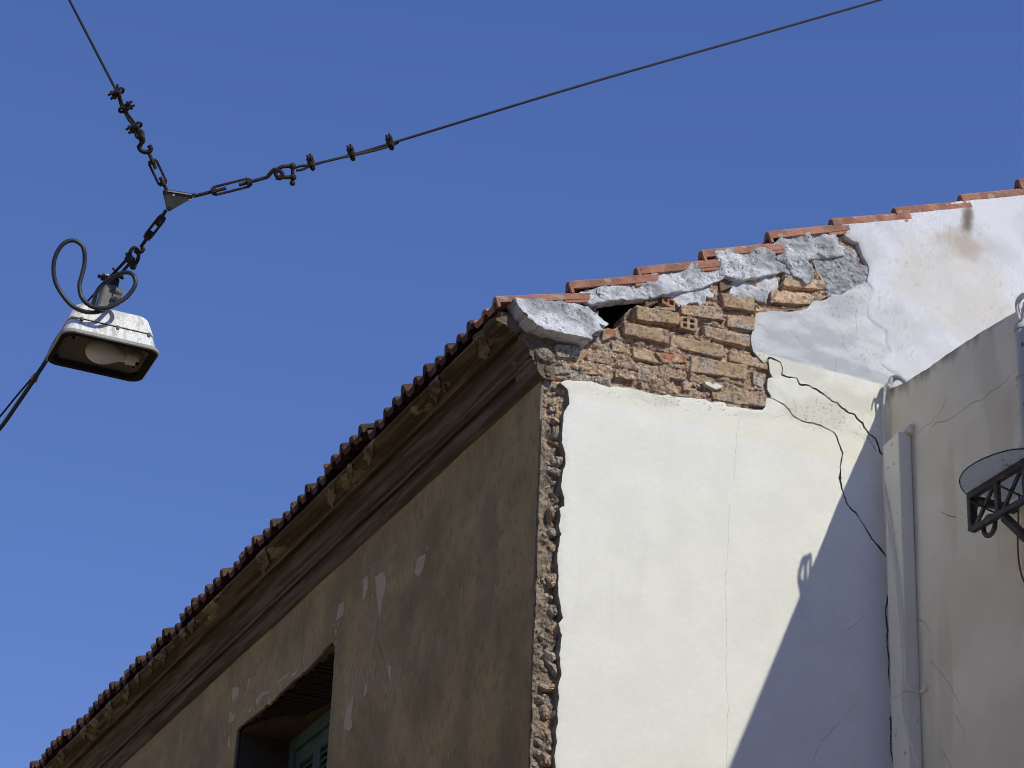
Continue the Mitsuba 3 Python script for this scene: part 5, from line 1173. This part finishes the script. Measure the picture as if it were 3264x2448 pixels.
ladd("bracket", loft([(rrect(0.085, 0.075, 0.02), 0.158, -0.030, 0), (rrect(0.070, 0.062, 0.018), 0.20, -0.024, 0), (rrect(0.058, 0.052, 0.016), 0.30, -0.012, 0), (rrect(0.066, 0.058, 0.018), 0.305, -0.010, 0), (rrect(0.066, 0.058, 0.018), 0.322, -0.008, 0)], cap1=True), "cast_grey")
ladd("knuckle", cat(cyl((0.008, -0.030, 0.298), (0.040, -0.026, 0.290), 0.020, 18), cyl((0.006, -0.028, 0.262), (0.034, -0.036, 0.254), 0.021, 18), cyl((0.010, -0.034, 0.240), (0.026, -0.050, 0.232), 0.014, 14)), "cast_grey")
ladd("yoke", cat(bx((0.050, 0.026, 0.052), (0.004, 0, 0.346), bev=0.006), bx((0.016, 0.03, 0.05), (-0.022, 0, 0.348), bev=0.003)), "rusty_iron")
ladd("bolt", cat(cyl((-0.060, 0, 0.366), (0.030, 0, 0.360), 0.0075, 12), cyl((-0.044, 0, 0.366), (-0.032, 0, 0.365), 0.015, 6), cyl((0.016, 0, 0.361), (0.028, 0, 0.360), 0.013, 6)), "rusty_iron")
ladd("washer", bx((0.014, 0.026, 0.026), (-0.024, 0, 0.366), bev=0.003), "worn_steel")

cab = thing("power_cable", "thick black cable looping above the street lamp and running off at left", "cable")
add(cab, "sheath", tube(spline(run_on(TR["cable"], 7.0, False, 0.3), 8), 0.0090, 12), "black_rubber", smooth=True)
gy = thing("guy_wire", "thin dark wire stretched from the street lamp to the left edge", "wire")
add(gy, "strand", tube(spline(run_on(TR["guy"], 7.0, False), 4), 0.0042, 8), "wire_rope", smooth=True)
tie = np.array(TR["tie"])
tw = thing("cable_tie", "pale twist of tape binding the black cable to the guy wire", "cable tie")
ax = tie[2] - tie[1]; ax /= np.linalg.norm(ax)
s1 = np.cross(ax, FWD); s1 /= np.linalg.norm(s1); s2 = np.cross(ax, s1)
wrap = [tie[0] + ax * (t / (6 * np.pi) - 0.5) * 0.020 + (0.0115 + 0.002 * math.sin(3 * t)) * (math.cos(t) * s1 + math.sin(t) * s2) for t in np.linspace(0, 6 * np.pi, 60)]
add(tw, "band", tube(wrap, 0.0030, 8), "pale_stone", smooth=True)
add(tw, "tail", tube(spline([tie[0] - s1 * 0.008, tie[0] - s1 * 0.016 - ax * 0.010, tie[0] - s1 * 0.010 - ax * 0.020, tie[0] - s1 * 0.004 - ax * 0.014], 6), 0.0026, 8), "pale_stone", smooth=True)

# ---- span wires and their fittings ----------------------------------------------------------------------------------
def side_of(t):
    s = np.cross(t, FWD); return s / np.linalg.norm(s)
def strand(pts, r, twist=True):
    return tube(pts, r, 8)
def clip(parent, p, t, flip=1, r=0.0055):
    """A wire rope clip: saddle block, U bolt and two nuts."""
    p = np.asarray(p); t = t / np.linalg.norm(t); s = side_of(t) * flip; o = np.cross(t, s)
    m = [bar(p - s * 0.006, p + s * 0.022, 0.026, 0.032, t, 0.006), tube([p + o * 0.013 * math.cos(a) - s * (0.006 + 0.013 * math.sin(a)) for a in np.linspace(0, np.pi, 12)], 0.0058, 8)]
    for d in (-1, 1):
        m += [cyl(p + o * 0.013 * d - s * 0.006, p + o * 0.013 * d + s * 0.046, 0.0052, 8), cyl(p + o * 0.013 * d + s * 0.022, p + o * 0.013 * d + s * 0.033, 0.0105, 6)]
    m.append(cyl(p + t * 0.010 + s * 0.016, p + t * 0.010 + s * 0.038, 0.006, 8))
    return add(parent, "clip", cat(*m), "rusty_iron", smooth=30)
def turnbuckle(label, pts, w=0.0165, r=0.0064):
    a, b, c_, d = [np.asarray(q, float) for q in pts]
    t = (c_ - b) / np.linalg.norm(c_ - b); s = side_of(t)
    k = thing("turnbuckle", label, "turnbuckle", "turnbuckles of the span wires")
    fr = [bar(b + t * 0.006 + s * w * q, c_ - t * 0.006 + s * w * q, 0.0100, 0.012, s, 0.002) for q in (-1, 1)]
    fr += [cyl(b - t * 0.004, b + t * 0.014, 0.0165, 8), cyl(c_ - t * 0.014, c_ + t * 0.004, 0.0165, 8), bar(b + t * 0.006 - s * (w + 0.002), b + t * 0.006 + s * (w + 0.002), 0.012, 0.012, t, 0.003), bar(c_ - t * 0.006 - s * (w + 0.002), c_ - t * 0.006 + s * (w + 0.002), 0.012, 0.012, t, 0.003)]
    add(k, "frame", cat(*fr), "rusty_iron", smooth=30)
    ln = np.linalg.norm(c_ - b)
    add(k, "screw", cyl(a, b + t * 0.36 * ln, r * 1.15, 10), "rusty_iron", smooth=40)
    add(k, "screw", cyl(d, c_ - t * 0.30 * ln, r * 1.15, 10), "rusty_iron", smooth=40)
    return k

plate = np.array(TR["plate"])
pc = plate.mean(0)
nrm = np.cross(plate[1] - plate[0], plate[2] - plate[0]); nrm /= np.linalg.norm(nrm)
if nrm.dot(FWD) > 0: nrm = -nrm
yk = thing("link_plate", "dark triangular steel plate that joins the three span wires", "plate")
def tri_plate(off, grow):
    c3 = [pc + (q - pc) * grow + nrm * off for q in plate]
    e1 = (plate[1] - plate[0]); e1 /= np.linalg.norm(e1); e2 = np.cross(nrm, e1)
    p2 = Polygon([((q - pc).dot(e1), (q - pc).dot(e2)) for q in c3]).buffer(-0.012).buffer(0.012, quad_segs=5)
    m = trimesh.creation.extrude_polygon(p2, 0.004, engine="earcut")
    v = np.array(m.vertices); m.vertices = pc + v[:, :1] * e1 + v[:, 1:2] * e2 + (v[:, 2:3] + off) * nrm
    m.fix_normals()
    return m
add(yk, "front_plate", tri_plate(0.010, 1.05), "galvanised_steel")
add(yk, "back_plate", tri_plate(-0.016, 1.08), "galvanised_steel")
up3 = plate[0] * 0.5 + plate[1] * 0.5
add(yk, "rib", bar(plate[0] * 0.86 + plate[1] * 0.14 + nrm * 0.016 + (pc - up3) * 0.10, plate[1] * 0.86 + plate[0] * 0.14 + nrm * 0.016 + (pc - up3) * 0.10, 0.006, 0.004, nrm), "worn_steel")
for q in (plate[0] * 0.80 + pc * 0.2, plate[1] * 0.84 + pc * 0.16, plate[2] * 0.80 + pc * 0.2):
    add(yk, "bolt", cat(cyl(q - nrm * 0.022, q + nrm * 0.018, 0.006, 10), cyl(q + nrm * 0.014, q + nrm * 0.022, 0.0095, 6)), "rusty_iron", smooth=30)
for q in (plate[0] * 0.52 + plate[2] * 0.20 + plate[1] * 0.28, plate[1] * 0.74 + plate[2] * 0.30 - plate[0] * 0.04):
    add(yk, "rivet", ball(q + nrm * 0.014, 0.0048), "worn_steel", smooth=True)

wl = thing("span_wire", "dark span wire rising to the top left corner with clipped doubled end", "wire", "span wires")
WLp = np.array(TR["wl"])
add(wl, "strand", tube(spline(run_on(WLp, 5.0, False), 6), 0.0054, 8), "wire_rope", smooth=True)
add(wl, "tail", tube(spline(TR["wl2"], 6), 0.0052, 8), "wire_rope", smooth=True)
dl = WLp[6] - WLp[1]
for q, fl in zip(TR["wlclips"], (1, -1, 1)):
    clip(wl, q, dl, -fl)
th = np.array(TR["wlthimble"][0]); dl = dl / np.linalg.norm(dl); s = side_of(dl)
add(wl, "thimble", tube([th + dl * 0.020 * math.cos(a) + s * 0.013 * math.sin(a) for a in np.linspace(0, 2 * np.pi, 25)[:-1]], 0.0085, 8, closed=True), "rusty_iron", smooth=True)
hk = thing("link_hook", "dark open hook between the left span wire and its turnbuckle", "hook", "hooks of the span wires")
add(hk, "hook", tube(spline(TR["wlhook"], 8), 0.0095, 10), "rusty_iron", smooth=True)
o_ = np.cross(dl, s)
add(hk, "eye", tube([th + dl * (0.026 + 0.018 * math.cos(a)) + (o_ * 0.8 + s * 0.6) * 0.014 * math.sin(a) for a in np.linspace(0, 2 * np.pi, 25)[:-1]], 0.0078, 8, closed=True), "rusty_iron", smooth=True)
turnbuckle("rusty turnbuckle above the triangular plate on the left span wire", TR["tb1"])
turnbuckle("long open rusty turnbuckle right of the triangular plate", TR["tb2"], w=0.0165)
turnbuckle("narrow turnbuckle between the triangular plate and the street lamp", TR["tb3"], w=0.0125)
h2 = thing("link_hook", "dark open hook right of the long turnbuckle holding the shackle", "hook", "hooks of the span wires")
add(h2, "hook", tube(spline(TR["hook2"], 8), 0.0085, 10), "rusty_iron", smooth=True)
def shackle(label, bow, pin, r=0.0080):
    k = thing("shackle", label, "shackle", "shackles of the span wires")
    add(k, "bow", tube(spline(bow, 8), r, 10), "rusty_iron", smooth=True)
    p0, p1 = np.asarray(pin[0]), np.asarray(pin[-1])
    t = (p1 - p0) / np.linalg.norm(p1 - p0)
    add(k, "pin", cat(cyl(p0, p1, r, 10), ball(bow[0], r * 1.8), ball(bow[-1], r * 1.8), ball(p1, r * 1.5)), "rusty_iron", smooth=True)
    return k
shackle("rusty shackle at the end of the right span wire", TR["shackle2"], TR["pin2"])
wr = thing("span_wire", "long dark span wire running up to the top right edge with clipped doubled end", "wire", "span wires")
WRp = np.array(TR["wr"])
add(wr, "strand", tube(spline(run_on(WRp, 6.0), 6), 0.0056, 8), "wire_rope", smooth=True)
add(wr, "tail", tube(spline(TR["wr2"], 6), 0.0056, 8), "wire_rope", smooth=True)
dr_ = WRp[4] - WRp[1]
for q in TR["wrclips"]:
    clip(wr, q, dr_, 1)
sh3 = TR["shackle3"]
h3 = thing("link_hook", "small dark hook hanging the lamp's shackle from the narrow turnbuckle", "hook", "hooks of the span wires")
add(h3, "hook", tube(spline(TR["hook3"], 8), 0.0080, 10), "rusty_iron", smooth=True)
shackle("rusty shackle just above the street lamp", sh3, [sh3[0], sh3[-1]], 0.0085)
y3 = np.array(TR["yoke3"]); topb = lampw((0.004, 0, 0.372))
lk = thing("lamp_link", "dark double strap that hangs the street lamp from its shackle", "strap")
t = (topb - y3[0]); t /= np.linalg.norm(t); s = side_of(t)
for d in (-1, 1):
    add(lk, "strap", bar(y3[0] + s * 0.009 * d - t * 0.01, topb + s * 0.012 * d, 0.010, 0.022, s, 0.002), "rusty_iron")
add(lk, "bolt", cyl(y3[0] - s * 0.030, y3[0] + s * 0.026, 0.007, 10), "rusty_iron", smooth=30)
add(lk, "bolt", cat(cyl(y3[0] * 0.25 + topb * 0.75 - s * 0.030, y3[0] * 0.25 + topb * 0.75 + s * 0.034, 0.005, 10), ball(y3[0] * 0.25 + topb * 0.75 + s * 0.022, 0.009, 1)), "rusty_iron", smooth=30)
add(lk, "clamp", ball(y3[0], 0.012), "galvanised_steel", smooth=True)
